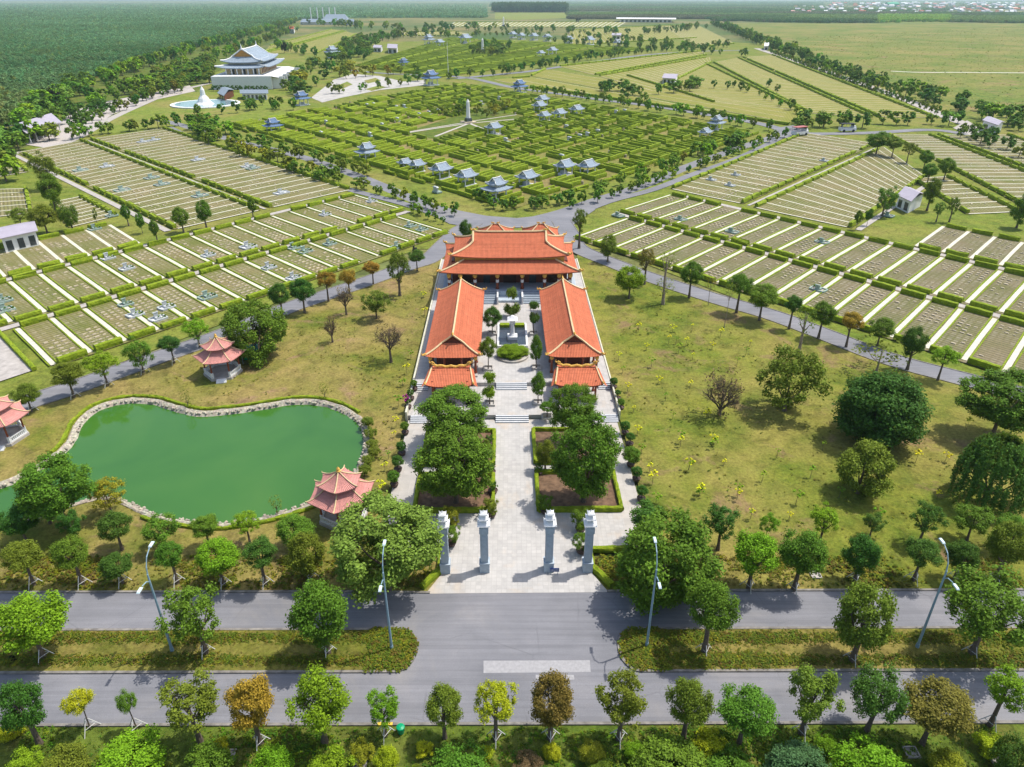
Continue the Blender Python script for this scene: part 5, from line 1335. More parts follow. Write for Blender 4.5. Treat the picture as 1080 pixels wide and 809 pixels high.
for (x, y, w_, two, dark, lab) in [(388,169,22,True,False,'two-tiered blue-roofed pavilion at the left of the pavilion chain'),(427.6,178,14,False,False,'blue-roofed tomb pavilion, left one of the touching pair'),(440.5,181,16,False,False,'blue-roofed tomb pavilion, right one of the touching pair'),
 (465.5,188,21,False,False,'blue-roofed tomb pavilion right of the touching pair'),(492,195,21,False,False,'blue-roofed tomb pavilion left of the large two-tiered entrance one'),(524,210,28,True,False,'large two-tiered blue-roofed pavilion nearest the temple'),(556,196,21,False,False,'blue-roofed tomb pavilion right of the large two-tiered one'),
 (595.5,184,20,False,False,'blue-roofed tomb pavilion, left one of the two on the right'),(619.6,184,20,False,False,'blue-roofed tomb pavilion, right one of the two on the right'),(521,142,16,False,False,'lone blue-roofed pavilion right of the obelisk garden'),
 (572,111,13,False,False,'small blue-roofed pavilion, rearmost of the cluster of five'),(569,118,14,False,False,'small blue-roofed pavilion, second from the back of the cluster of five'),(574,128,13,False,False,'small blue-roofed pavilion, front left of the cluster of five'),(590,126,14,False,False,'small blue-roofed pavilion, middle of the cluster of five'),(608,122,14,False,False,'small blue-roofed pavilion, rightmost of the cluster of five'),
 (548,98,16,True,True,'dark blue two-tiered pavilion by the far corner of the maze'),(455,90,18,True,True,'dark blue two-tiered pavilion beside the white court'),(319,111,17,True,True,'dark blue two-tiered pavilion at the left corner near the court'),(289,140,18,True,True,'dark blue two-tiered pavilion at the left side of the maze'),
 (743,146,14,False,False,'white-ridged pavilion at the right side of the maze, front one'),(755,137,18,True,False,'white-ridged pavilion at the right side of the maze, back one'),
 (452.6,47,12,True,False,'distant pavilion in the second maze left of its obelisk'),(464,49,9,False,False,'distant pale pavilion beside the second maze pavilion'),(426,70,10,True,True,'distant dark blue pavilion at the left of the second maze'),(491,46,12,False,False,'distant pavilion just left of the far obelisk'),
 (541,40,8,False,False,'first of the distant white pavilions in line behind the second maze'),(550,41.5,8,False,False,'second of the distant white pavilions in line behind the second maze'),(563,42.5,9,False,False,'third of the distant white pavilions in line'),(577,43.5,9,False,False,'fourth of the distant white pavilions in line'),(600,45.5,9,False,False,'fifth of the distant white pavilions in line'),(621.5,47.5,11,False,False,'sixth of the distant white pavilions in line'),(651,50,10,False,False,'last of the distant white pavilions in line'),
 (582.6,58,10,False,False,'distant pavilion at the lower edge of the second maze, right one'),(570.6,60,8,False,False,'distant pavilion at the lower edge of the second maze, left one'),(351,61,14,True,False,'distant pavilion among trees behind the white hall')]:
    tpav(x, y, w_, two, dark, None, lab)
# small teal monuments sprinkled in the maze
mons = [(388,113),(395,112),(419,115),(427,114),(443,123),(453,121),(463,119),(420,128),(404,134),(391,144),(527,105),(535,115),(508,110),(601,149),(612,146),(620,144),(631,141),(598,136),(650,120),(659,119),(593,168),(534,150),(461,203),(345,131),(340,143)]
for k, (x, y) in enumerate(mons):
    p = G(x, y); r = empty('stone_monument', p, aR, 'small pale blue-green tomb monument among the maze hedges', 'monument', 'small monuments in the maze')
    mb = MB(); mb.box(0, 0, 0, 3.2, 2.2, .5); mb.build('base', M['teal'], r)
    mb = MB(); mb.box(0, .5, .5, 2.2, .6, 1.4); mb.box(0, .5, 1.9, 2.7, 1.0, .3, 0, .7); mb.build('stele', M['granite'], r)
# pale stone blocks of the maze openings
mb = MB()
blk = []
for k in range(90):
    a_, b_ = random.random(), random.random(); p = mz(a_, b_)
    if inside(p, garden): continue
    o = None; blk.append(p)
mb.box(0, 0, 0, 1.0, .5, 1.1); bmh = mb.mesh('stone_tablet', M['marker'])
for p in blk:
    o = bpy.data.objects.new('stone_tablet', bmh); C.objects.link(o); o.location = p; o.rotation_euler.z = aR
    tag(o, 'small upright beige stone tablet standing at a maze hedge opening', 'tablet', 'beige tablets in the maze')
# obelisk garden
sheet('garden_lawn', garden, .03, M['verge'])
cG = G(495, 130)
for q in ((430,140),(459,144),(552,125),(512,137)): ribbon('garden_path', [V2(*cG.xy), V2(*G(*q).xy)], 1.6, .05, M['gravel'])
ribbon('garden_path', [V2(*garden[0].xy), V2(*cG.lerp(G(520,121), .3).xy), V2(*G(545,121).xy)], 1.3, .055, M['gravel'])
def obel(px, py, top, lab):
    p = G(px, py); h = height_at(p, top); r = empty('obelisk', p, .5, lab, 'obelisk'); s = h/12
    mb = MB(); mb.box(0, 0, 0, 7*s, 7*s, .5); mb.build('plinth', M['marker'], r)
    mb = MB(); mb.box(0, 0, .5, 3.4*s, 3.4*s, 1.8*s, 0, .85); mb.build('base', M['glass'], r)
    mb = MB(); mb.lathe(0, 0, [(1.25*s, .5+1.8*s), (.95*s, h*.85), (1.0*s, h*.87), (.15, h)], 8); mb.build('shaft', M['white'], r)
obel(494, 129, 104.5, 'white obelisk with dark base in the garden at the middle of the maze'); obel(509, 56, 40, 'distant white obelisk in the second maze'); obel(531, 28, 17.5, 'most distant white column beyond the second maze')
p = G(473, 83); e = empty('flagpole', p, 0, 'tall thin white pole at the corner between the two mazes', 'pole')
h = height_at(p, 44); mb = MB(); mb.tube([(0,0,0), (0,0,h)], [.3, .15], 6); mb.build('mast', M['white'], e); mb = MB(); mb.box(0, 0, 0, 3, 3, .6); mb.build('plinth', M['concrete'], e)

# ------------------------------------------------------------------ tree rows of the middle distance
def far_tree_mesh(k, mat):
    me = P_['far%d' % k]; n = len(me.vertices); co = np.empty(n*3); me.vertices.foreach_get('co', co); co = co.reshape(-1, 3).copy(); co[:, 2] += .6
    mb = MB(); mb.tube([(0,0,0), (.02,0,.7), (0,0,1.5)], [.06, .05, .03], 5); tv = np.array(mb.v)
    v = [tuple(x) for x in np.concatenate([co, tv])]; f = [tuple(range(4*i, 4*i+4)) for i in range(n//4)] + [tuple(n+i for i in q) for q in mb.f]
    m2 = bpy.data.meshes.new('background_tree'); m2.from_pydata(v, [], f); m2.materials.append(mat); m2.materials.append(M['bark'])
    m2.polygons.foreach_set('material_index', [0]*(n//4) + [1]*len(mb.f)); m2.update(); return m2
FT = [far_tree_mesh(k, M['leaf']) for k in range(3)]
TC = [0]
FTS = []
def ftree(p, r, hgt, col, lab, group):
    """queued: the 300 largest in the photo become objects, the rest one mass"""
    FTS.append((Vector((p.x, p.y, 0)), r*random.uniform(.85, 1.0), hgt*.82, col, lab, group))
def ftree_object(p, r, hgt, col, lab, group):
    TC[0] += 1
    o = bpy.data.objects.new('background_tree', FT[TC[0] % 3]); C.objects.link(o); o.location = (p.x, p.y, -.1); o.rotation_euler.z = random.uniform(0, 6.28)
    o.scale = (r, r*random.uniform(.85, 1.15), hgt/2.85); c = PAL[col]; f = random.uniform(1.0, 1.4); o.color = (c[0]*f, c[1]*f, c[2]*f, 1)
    tag(o, lab, 'tree'); 
    if group: o['group'] = group
    return o
def row(pts, n, r, h, cols, lab, group, jit=1.5, rj=.25, skip=0.0):
    P = [G(*q) for q in pts]; ls = [0]
    for a, b in zip(P[:-1], P[1:]): ls.append(ls[-1] + (b-a).length)
    for k in range(n):
        if random.random() < skip: continue
        t = ls[-1]*(k + .5 + random.uniform(-.25, .25))/n; i = max(j for j in range(len(ls)-1) if ls[j] <= t); p = P[i].lerp(P[i+1], (t-ls[i])/(ls[i+1]-ls[i]))
        p = p + Vector((random.uniform(-jit, jit), random.uniform(-jit, jit), 0)); s = random.uniform(1-rj, 1+rj)
        ftree(p, r*s, h*s*random.uniform(.9, 1.1), random.choice(cols), lab, group)
def blob(poly, n, r, h, cols, lab, group, rj=.3, mind=3):
    P = [G(*q) for q in poly]; x0, x1 = min(q[0] for q in poly), max(q[0] for q in poly); y0, y1 = min(q[1] for q in poly), max(q[1] for q in poly); c = 0; got = []
    for _ in range(n*60):
        if c >= n: break
        p = G(random.uniform(x0, x1), random.uniform(y0, y1))
        if not inside(p, P) or any((p-g_).length < mind for g_ in got[-60:]): continue
        got.append(p); s = random.uniform(1-rj, 1+rj); ftree(p, r*s, h*s, random.choice(cols), lab, group); c += 1
GR, DK, OL = ['green','green','bright'], ['dark','green','green'], ['olive','green','yolive']
row([(205,142),(250,160),(300,176),(345,188),(385,200)], 30, 2.7, 6.5, ['olive','green','olive','yolive'], 'loose olive tree lining the ring road left of the maze', 'trees along the left ring road', 5)
row([(235,147),(300,163),(350,175),(395,188)], 18, 2.3, 6, ['olive','green'], 'leafy tree on the maze side of the left ring road', 'trees on the maze side of the left ring road', 3)
row([(395,203),(440,216),(480,229)], 12, 1.5, 5.5, GR, 'slim young tree on the left ring road verge near the temple', 'slim trees on the left ring verge', 1)
row([(430,222),(470,236)], 6, 1.2, 4.5, GR, 'small tree at the left of the junction behind the temple', 'small trees at the junction', 1)
row([(505,208),(525,222),(570,219),(600,212)], 10, 2.0, 5, DK, 'dark round shrub-like tree at the near corner of the maze', 'dark trees at the maze corner', 1.5)
row([(600,222),(640,209),(690,195),(740,177),(800,155),(828,144)], 30, 1.7, 5.5, GR, 'small tree between the twin carriageways right of the maze', 'trees between the right carriageways', 1.5)
row([(610,212),(660,196),(720,172),(770,155)], 16, 2.2, 6, GR+['olive'], 'tree on the maze side of the right ring road', 'trees on the maze side of the right ring road', 2.5, skip=.2)
row([(735,165),(755,158),(775,158),(787,152)], 5, 4.0, 7.5, DK, 'dark spreading tree at the right corner of the maze', 'dark trees at the right maze corner', 2)
row([(545,96),(600,103),(650,111),(700,119),(760,128),(808,138)], 36, 2.6, 6.5, GR, 'tree along the far edge road of the maze', 'trees along the far maze road', 2.5, .35)
blob([(628,92),(672,98),(680,107),(640,102)], 12, 4, 8.5, DK, 'dark tree in the clump behind the far maze road', 'dark tree clump behind the maze')
row([(835,137),(860,134),(890,134)], 6, 3, 7, ['olive','green'], 'loose tree right of the junction at the far right maze corner', 'trees right of the far junction', 2)
for k, (x, y, r) in enumerate([(845,131,4.2),(868,134,4.8),(888,134,5.0),(909,135,4.8),(931,131,4.2),(945,132,4),(957,132,4),(982,131,3.2),(1000,133,4.6),(1010,130,3.4)]):
    ftree(G(x, y), r, r*2.3, DK[k % 3], f'round dark tree at the foot of the yellow fields, {ordn(k)} from the left', 'round trees below the yellow fields')
row([(778,92),(800,100),(815,108),(835,118),(852,126)], 12, 2.0, 7, GR, 'small tree among hedges of the wedge-shaped yellow field', 'trees of the wedge field', 4)
for (x, y) in [(753,93),(767,94),(781,96),(819,98),(810,92)]: ftree(G(x, y), 2.2, 9, 'dark', 'slender dark tree standing alone in the yellow field', 'lone slender trees')
row([(752,27),(775,36),(800,47),(830,58),(860,71),(900,86),(930,96),(965,105),(1000,115),(1040,125),(1090,140)], 130, 5.0, 10.5, ['dark','green','dark','deep','bright'], 'dense dark green tree in the long belt beside the meadow', 'trees of the long meadow belt', 5, .35)
row([(765,27),(790,37),(830,53),(870,70),(915,84),(950,94),(990,106),(1030,117),(1090,131)], 100, 4.4, 9, ['green','bright','dark'], 'leafy tree on the meadow side of the long belt', 'meadow side trees of the belt', 5, .4)
row([(812,56),(850,71),(900,90),(950,108),(1000,126)], 56, 1.9, 7.5, ['green','olive'], 'slim whitish-trunked tree in the row beside the perimeter road', 'slim trees of the perimeter road', .5, .15)
row([(1005,140),(1040,152),(1090,168)], 10, 3.5, 8, ['green','olive','dark'], 'tree behind the right gate kiosk', 'trees by the right gate kiosk', 5)
row([(700,100),(715,97),(735,92),(742,90)], 9, 4.5, 9, ['olive','green'], 'olive tree in the clump beside the small white hut', 'trees by the white hut', 6)
# left forest edge
row([(-15,168),(20,140),(45,122),(80,99),(110,88),(150,72),(190,60),(235,47),(280,34),(312,24)], 210, 5.4, 12, ['bright','green','bright','dark','pale'], 'bright green tree at the edge of the left forest', 'trees at the forest edge', 6, .35)
row([(-15,190),(15,160),(50,140),(85,118),(130,98),(170,83),(215,68),(262,50),(310,32)], 170, 4.4, 9.5, ['green','olive','dark','bright'], 'mixed tree in front of the forest edge', 'trees in front of the forest', 12, .4)
blob([(150,104),(175,82),(225,66),(222,92),(200,94)], 46, 5.5, 11, ['dark','olive','green','olive'], 'broad tree in the grove left of the white hall', 'grove left of the white hall', .3, 5)
row([(75,136),(110,122),(150,108),(190,97)], 26, 3.2, 7, ['olive','green','dark'], 'tree along the gravel lot on the left', 'trees along the gravel lot', 5, .35)
row([(72,148),(100,143),(130,139),(165,135),(205,131)], 12, 3.0, 7.5, GR+['olive'], 'round tree in the row below the hill lawn', 'trees below the hill lawn', 2)
for (x, y, r, lab) in [(88,136,5.5,'large dark tree right of the long grey roof'),(107,120,5,'dark round tree on the gravel lot'),(18,151,6,'dark tree in front of the long grey roof'),(2,152,5,'dark tree left of the long grey roof'),(84,120,4.5,'olive tree behind the long grey roof')]: ftree(G(x, y), r, r*2, 'dark', lab, None)
row([(205,135),(235,146)], 8, 4.2, 9, GR+['olive'], 'tree at the left corner of the maze', 'trees at the left maze corner', 6)
row([(205,120),(225,121),(250,117),(300,117),(270,110)], 14, 3.0, 7.5, DK, 'tree on the lawn around the fountain', 'trees round the fountain', 7)
blob([(295,96),(325,72),(365,62),(372,76),(340,90),(318,104)], 34, 5, 10, ['olive','green','yolive','dark'], 'loose tree in the grove right of the white hall', 'grove right of the white hall', .3, 6)
for k, (x, y) in enumerate([(300,72),(292,68),(250,60)]): pass
row([(345,100),(380,96),(420,91),(450,88)], 9, 3.4, 8, ['green','bright','olive'], 'small tree standing on the white paved court', 'trees on the white court', 5)
row([(362,84),(400,80),(440,77)], 8, 4.2, 10, ['olive','yolive'], 'thin olive tree at the back of the white court', 'trees behind the white court', 5)
row([(440,86),(520,80),(560,74),(620,64),(700,54),(770,50)], 60, 4.2, 8.5, DK, 'dark tree on the front edge of the second maze', 'trees in front of the second maze', 5, .35)
row([(365,66),(380,46),(420,40),(470,38)], 90, 6, 11, DK+['green'], 'dark tree behind the second maze', 'trees behind the second maze', 22, .4)
row([(290,50),(330,60),(372,60)], 24, 4.5, 9, GR, 'tree between the back fields', 'trees between the back fields', 8, .4)
row([(470,40),(520,38),(600,40),(650,42),(740,54)], 60, 4.5, 8.5, GR+['olive'], 'tree in the long row behind the pale pavilions', 'trees behind the pale pavilions', 16, .35)
blob([(490,53),(535,50),(540,57),(515,60),(490,58)], 24, 6, 10, ['olive','green'], 'olive tree in the grove round the distant obelisk', 'grove of the distant obelisk')
row([(500,33),(560,34),(640,36),(690,36),(735,30)], 60, 6, 10, DK+['green'], 'tree in the far row across the striped fields', 'far trees across the striped fields', 28, .4)
row([(330,26),(380,30),(440,33),(520,31)], 50, 7, 11, DK+['bright'], 'tree in front of the blue-roofed works', 'trees in front of the works', 30, .4)
row([(575,45),(660,52),(745,57),(790,60)], 26, 5, 9, DK, 'tree in the row above the upper yellow field', 'trees above the upper yellow field', 8, .35)
blob([(455,119),(490,113),(492,124),(465,130)], 8, 2.8, 6, ['olive','green'], 'brownish tree left of the obelisk', 'trees left of the obelisk', .3, 3)
blob([(500,112),(540,112),(545,119),(515,125),(502,124)], 10, 2.8, 6, ['olive','yolive','green'], 'brownish tree right of the obelisk', 'trees right of the obelisk', .3, 3)
for k in range(14):
    a, b = G(225, 96), G(281, 97); p = a.lerp(b, k/13); o = ftree(p, 1.3, 7, 'deep', 'dark columnar conifer against the podium wall of the white hall', 'conifers at the white hall')

# ------------------------------------------------------------------ forests and woods (uncountable): instanced crowns
def scatter(name, pts, proto, label, mat, cat='forest', tints=None, tilt=.12):
    me = bpy.data.meshes.new(name); n = len(pts); me.vertices.add(n); me.vertices.foreach_set('co', np.array([p[:3] for p in pts], 'f').ravel())
    at = me.attributes.new('tree_size', 'FLOAT', 'POINT'); at.data.foreach_set('value', np.array([p[3] for p in pts], 'f'))
    if tints is not None:
        ta = me.attributes.new('tint', 'FLOAT_COLOR', 'POINT'); ta.data.foreach_set('color', np.array([(*t, 1) for t in tints], 'f').ravel())
    o = bpy.data.objects.new(name, me); C.objects.link(o); me.materials.append(mat)
    ng = bpy.data.node_groups.new(name, 'GeometryNodeTree'); ng.interface.new_socket('Geometry', in_out='INPUT', socket_type='NodeSocketGeometry'); ng.interface.new_socket('Geometry', in_out='OUTPUT', socket_type='NodeSocketGeometry')
    gi = ng.nodes.new('NodeGroupInput'); go = ng.nodes.new('NodeGroupOutput'); ip_ = ng.nodes.new('GeometryNodeInstanceOnPoints')
    oi = ng.nodes.new('GeometryNodeObjectInfo'); oi.inputs['Object'].default_value = proto; oi.inputs['As Instance'].default_value = True; oi.transform_space = 'ORIGINAL'
    na_ = ng.nodes.new('GeometryNodeInputNamedAttribute'); na_.data_type = 'FLOAT'; na_.inputs['Name'].default_value = 'tree_size'
    rv = ng.nodes.new('FunctionNodeRandomValue'); rv.data_type = 'FLOAT_VECTOR'; rv.inputs[0].default_value = (0, 0, 0); rv.inputs[1].default_value = (tilt, tilt, 6.28)
    ng.links.new(gi.outputs[0], ip_.inputs['Points']); ng.links.new(oi.outputs['Geometry'], ip_.inputs['Instance'])
    ng.links.new(na_.outputs['Attribute'], ip_.inputs['Scale']); ng.links.new(rv.outputs[0], ip_.inputs['Rotation']); ng.links.new(ip_.outputs[0], go.inputs[0])
    md = o.modifiers.new('scatter', 'NODES'); md.node_group = ng
    return tag(o, label, cat, kind='stuff')
def tintmat(name, trans=.28):
    m = leafmat(name, (1, 1, 1), trans); t = m.node_tree; at = t.nodes.new('ShaderNodeAttribute'); at.attribute_type = 'INSTANCER'; at.attribute_name = 'tint'
    hs = [n for n in t.nodes if n.bl_idname == 'ShaderNodeHueSaturation'][0]; t.links.new(at.outputs['Color'], hs.inputs['Color']); return m
def proto_tree(mat, p, r, h, lab):
    m2 = far_tree_mesh(1, mat); o = bpy.data.objects.new('forest_tree', m2); C.objects.link(o); o.location = p; o.scale = (r, r, h/2.85); tag(o, lab, 'tree'); return o
pr1 = proto_tree(M['leafrubber'], G(60, 112), 4.5, 11, 'single plantation tree standing just in front of the left forest')
pr2 = proto_tree(M['leafbelt'], G(610, 24), 7, 12, 'single tree in front of the far middle wood')
edge = [G(*q).xy for q in ((-30,158),(0,143),(40,112),(90,88),(130,71),(180,57),(230,45.5),(290,29),(318,20),(400,19.5),(470,19.5),(521,18.5))]
rs = random.Random(3); pts = []
def edge_y(x, y):   # distance of plantation edge: inside if left/behind the edge polyline
    for a, b in zip(edge[:-1], edge[1:]):
        if a[1] <= y < b[1]: return a[0] + (b[0]-a[0])*(y-a[1])/(b[1]-a[1])
    return None
Y = 395.0
while Y < 9000:
    st = 5.2*max(1, Y/900)**1.15
    xl = -.76*Y - 30
    if Y < edge[8][1]: xr = edge_y(0, Y)
    else: xr = (-(22)/749*Y/math.cos(PITCH)*.98) if Y > 2650 else edge[8][0] + 60
    if xr is not None:
        x = xl + rs.random()*st
        while x < xr:
            f = .9 + .35*noise.noise(Vector((x*.01, Y*.01, 0))) + rs.uniform(-.15, .15)
            pts.append((x + rs.uniform(-.3,.3)*st, Y + rs.uniform(-.3,.3)*st, -.5 if Y < 2500 else 0, st*.62*f/1.0)); x += st
    Y += st*.95
# tree_size scales the prototype mesh (unit radius), heights follow the size
def fix(pts):
    return [(x, y, (9.0 - s*2.9 if s*2.9 > 9 else 0) + random.uniform(-1, 1), s) for (x, y, z, s) in pts]
M['rubbertint'] = tintmat('plantation_foliage', .22)
def ptint(x, y):
    f = noise.noise(Vector((x*.004, y*.004, 2))) + .5*noise.noise(Vector((x*.02, y*.02, 7))); g_ = random.uniform(.75, 1.25)*(1 + .35*f)
    e = .6 if random.random() < .03 else 0
    b_ = max(0, min(1, (620 - y)/200)); return ((.112+.03*b_)*g_*(1+e), (.235-.03*b_)*g_*(1+.3*e), (.09 - .035*b_ + .02*f)*g_*(1-e*.5))
for o_ in (pr1,): o_.data = far_tree_mesh(1, M['rubbertint'])
fp = fix(pts)
scatter('plantation_forest', fp, pr1, 'vast even grey-green plantation forest reaching to the horizon on the left', M['rubbertint'], tints=[ptint(q[0], q[1]) for q in fp])
pts2 = []; Y = G(0, 24.5).y
while Y < 14000:
    st = 9*max(1, Y/2300)**1.2; x = -.04*Y
    while x < .76*Y + 30:
        px, py = Wp(Vector((x, Y, 0)))
        ok = px > 518
        if 18.0 < py < 24.6 and px < 752: ok = py < 20.2 and px > 600
        if px < 600 and py > 11.5: ok = False
        if py > 21.5 + 3*noise.noise(Vector((x*.004, 0, 9))) + rs.uniform(-.6, .6) + (2 if px > 740 else 0): ok = False
        if px > 868 and 2.5 < py < 14.5: ok = noise.noise(Vector((x*.0022, Y*.0012, 5))) + rs.uniform(-.25, .25) > .12
        if ok and noise.noise(Vector((x*.0015, Y*.002, 4))) < -.42: ok = False
        if ok: pts2.append((x + rs.uniform(-.4,.4)*st, Y + rs.uniform(-.4,.4)*st, 0, st*.62*rs.uniform(.75, 1.25)))
        x += st
    Y += st*.9
def wtint(x, y):
    px, py = Wp(Vector((x, y, 0))); f = noise.noise(Vector((x*.0012, y*.0022, 1))); k = random.uniform(.75, 1.25)
    if 925 < px < 1002 and py > 16.5: return (.22*k, .38*k, .03*k)
    if f > .18: return (.14*k, .23*k, .05*k)
    if f < -.2: return (.13*k, .13*k, .07*k)
    return (.06*k, .14*k, .035*k)
pr2.data = far_tree_mesh(1, M['rubbertint']); fp = fix(pts2)
scatter('far_woods', fp, pr2, 'broad far woods and tree belts filling the horizon behind the fields', M['rubbertint'], tints=[wtint(q[0], q[1]) for q in fp])
# dark tall wood on the far middle
pts3 = []
for _ in range(900):
    p = G(rs.uniform(521, 597), rs.uniform(10.5, 13.2)); pts3.append((p.x, p.y, 0, rs.uniform(10, 15)))
scatter('tall_dark_wood', pts3, proto_tree(M['leafforest'], G(598, 16), 8, 16, 'single dark tree at the right end of the tall distant wood'), 'tall dark wood on the horizon behind the bright green strip', M['leafforest'])
# the queued background trees
def fsize(f):
    q = Wp(f[0]); return f[1]/f[0].length if -12 < q[0] < 1092 else 0
FTS.sort(key=lambda f: -fsize(f))
singles = [f for f in FTS if not f[5]]
for f in FTS[:300]: ftree_object(*f)
rest = [f for f in FTS[300:] if fsize(f) > 0]
M['leaftint'] = tintmat('background_leaves')
def inst_source(name, me, mat, p, sc, lab, cat):
    o = bpy.data.objects.new(name, me); C.objects.link(o); o.location = p; o.scale = (sc, sc, sc); tag(o, lab, cat); return o
src = far_tree_mesh(2, M['leaftint'])
a_ = G(300, 56); srco = inst_source('young_background_tree', src, None, (a_.x, a_.y, 0), 4.5, 'single dark young tree between the back fields left', 'tree')
scatter('background_trees', [(f[0].x, f[0].y, -.1, (f[1] + f[2]/2.85)/2) for f in rest], srco, 'many hundreds of distant trees lining the far fields, mazes and forest edge', M['leaftint'], 'trees', [tuple(c*random.uniform(1.0, 1.35) for c in PAL[f[3]]) for f in rest])
# tufts of ground cover: medians, verge, lawns
def tufts(name, poly, n, smin, smax, cols, lab, holes=(), edge=None):
    x0, x1 = min(p.x for p in poly), max(p.x for p in poly); y0, y1 = min(p.y for p in poly), max(p.y for p in poly); P = []; T = []
    rs = random.Random(n)
    for _ in range(n*4):
        if len(P) >= n: break
        p = Vector((rs.uniform(x0, x1), rs.uniform(y0, y1), 0))
        if not inside(p, poly) or any(inside(p, h) for h in holes): continue
        q = Wp(p)
        if not (-20 < q[0] < 1100) or q[1] > 830: continue
        f = noise.noise(Vector((p.x*.13, p.y*.13, n % 7)))
        if name == 'median_planting': f = .6*math.cos((p.y - 52)*math.pi/1.45*1.0)*-1 + f*.6 + (1.2 if (x1 - p.x < 5 and x1 < 0) or (p.x - x0 < 5 and x0 > 0) else 0)
        if f + rs.uniform(-.5, .5) < -.1: continue
        s = rs.uniform(smin, smax)*(1+min(f, .8)*.8); P.append((p.x, p.y, .05 if edge is None else edge, s)); c = PAL[rs.choice(cols)]; k = rs.uniform(.6, 1.15); T.append(tuple(v*k for v in c))
    scatter(name, P, tuft, lab, M['leaftint'], 'ground cover', T)
tm = P_['sap0'].copy(); tm.materials[0] = M['leaftint']
for v_ in tm.vertices: v_.co.z *= .42
tp = G(14, 697); tuft = inst_source('grass_tuft', tm, None, (tp.x, tp.y, .1), .5, 'single leafy tuft on the left median below the leftmost tree', 'plant')
tufts('median_planting', isl_L, 9000, .1, .24, ['yolive','olive','olive','olive','brown'], 'rough olive and yellowish long grass covering the left median', edge=.1)
tufts('median_planting', isl_R, 9000, .1, .24, ['yolive','olive','olive','olive','brown'], 'rough olive and yellowish long grass covering the right median', edge=.1)
tufts('verge_planting', [V2(-45,36), V2(45,36), V2(45,42.9), V2(-45,42.9)], 5000, .1, .26, ['olive','green','bright','green'], 'rough low greenery of the bottom verge')
tufts('field_scrub', [V2(*G(*q).xy) for q in ((830,40),(1090,27),(1090,140),(1000,112),(900,78))], 5200, .25, .75, ['olive','yolive','bright','yolive'], 'low scrub and coarse tussocks dotted over the large meadow')
tufts('rough_grass', [V2(-60,60.6), V2(-10.5,60.6), V2(-9.6,63), V2(-9.6,66), V2(-60,66)], 1500, .12, .34, ['yolive','olive','brown'], 'rough grass under the front tree row left', holes=[bank_out])
tufts('rough_grass', [V2(11.5,60.7), V2(60,60.9), V2(60,66), V2(9.8,66), V2(9.8,63.6)], 1500, .12, .34, ['yolive','olive','brown'], 'rough grass under the front tree row right')
tufts('lawn_weeds', [V2(18.5,67), V2(66,67), V2(66,112), V2(20,172)], 900, .08, .22, ['yolive','olive','brown','green'], 'low weeds scattered over the right lawn')
tufts('lawn_weeds', [V2(-72,66), V2(-19,66), V2(-19,170), V2(-40,145), V2(-72,108)], 700, .08, .22, ['yolive','olive','brown'], 'low weeds scattered over the left lawn', holes=[bank_out])
for (px_, py_, sp_, n_) in ():
    pass
print('forest points', len(pts), len(pts2))

# ------------------------------------------------------------------ buildings of the background
def house4(px4, z, zr, roofmat, wallmat, lab, name='hut', cat='hut', inset=.86, wins=3, open_=False):
    """roof corners measured at eave height z: a,b front eave, c,d back eave (ridge between the mid points of a-d and b-c)"""
    A, B, C_, D = [G(*q, z) for q in px4]; cen = (A+B+C_+D)/4
    r = empty(name, (cen.x, cen.y, 0), 0, lab, cat); q = [p - Vector((cen.x, cen.y, 0)) for p in (A, B, C_, D)]
    w4 = [Vector((p.x*inset, p.y*inset, 0)) for p in q]
    mb = MB()
    if open_:
        for (a, b) in ((0, 1), (2, 3)):
            for k in range(6):
                p = w4[a].lerp(w4[b], k/5); mb = MB(); mb.box(p.x, p.y, 0, .4, .4, z); mb.build('column', wallmat, r)
    else:
        mb.prism([(p.x, p.y) for p in w4], -.1, z + .1); mb.build('wall', wallmat, r)
        d = (w4[1]-w4[0]); an = math.atan2(d.y, d.x); nrm = Vector((d.y, -d.x, 0)).normalized()
        for k in range(wins):
            p = w4[0].lerp(w4[1], (k+.5)/wins) + nrm*.03; mb = MB(); mb.box(p.x, p.y, .4 if wins > 1 else 0, d.length/wins*.55, .08, z*.62, an); mb.build('window', M['glass'], r)
    E, F_ = (q[0]+q[3])/2, (q[1]+q[2])/2; E = Vector((E.x, E.y, zr)); F_ = Vector((F_.x, F_.y, zr)); mb = MB()
    for dz in (0, -.2):
        for f in ((q[0], q[1], F_, E), (q[2], q[3], E, F_)):
            f = [p + Vector((0, 0, dz)) for p in f]; mb.quad(*(f if dz == 0 else f[::-1]))
    for a, b in ((q[0], q[1]), (q[2], q[3]), (q[1], F_), (F_, q[2]), (q[3], E), (E, q[0])):
        mb.quad(a - Vector((0,0,.2)), b - Vector((0,0,.2)), b, a)
    mb.build('roof', roofmat, r)
    if not open_:
        mb = MB(); k_ = inset
        for (a, b, e) in ((w4[0], w4[3], E), (w4[1], w4[2], F_)):
            mb.poly([(a.x, a.y, z), (b.x, b.y, z), (e.x*k_, e.y*k_, zr-.25)]); mb.poly([(b.x*.995, b.y*.995, z), (a.x*.995, a.y*.995, z), (e.x*k_*.995, e.y*k_*.995, zr-.25)])
        
    return r
house4([(-2,252),(40,243),(36,232.5),(-2,240)], 4.2, 5.2, M['greyroof'], M['white'], 'white hut with grey roof and dark openings at the left edge of the grave fields', wins=3)
house4([(946,205.5),(961,212.5),(976,204.5),(960,197.5)], 4.0, 5.6, M['greyroof'], M['white'], 'white hut with lilac-grey roof on the small lawn in the right fields', wins=2)
house4([(1036,126.5),(1053,132),(1060,128.5),(1045,123)], 5.0, 6.0, M['greyroof'], M['white'], 'gate kiosk with lilac-grey roof on the right forecourt', wins=2)
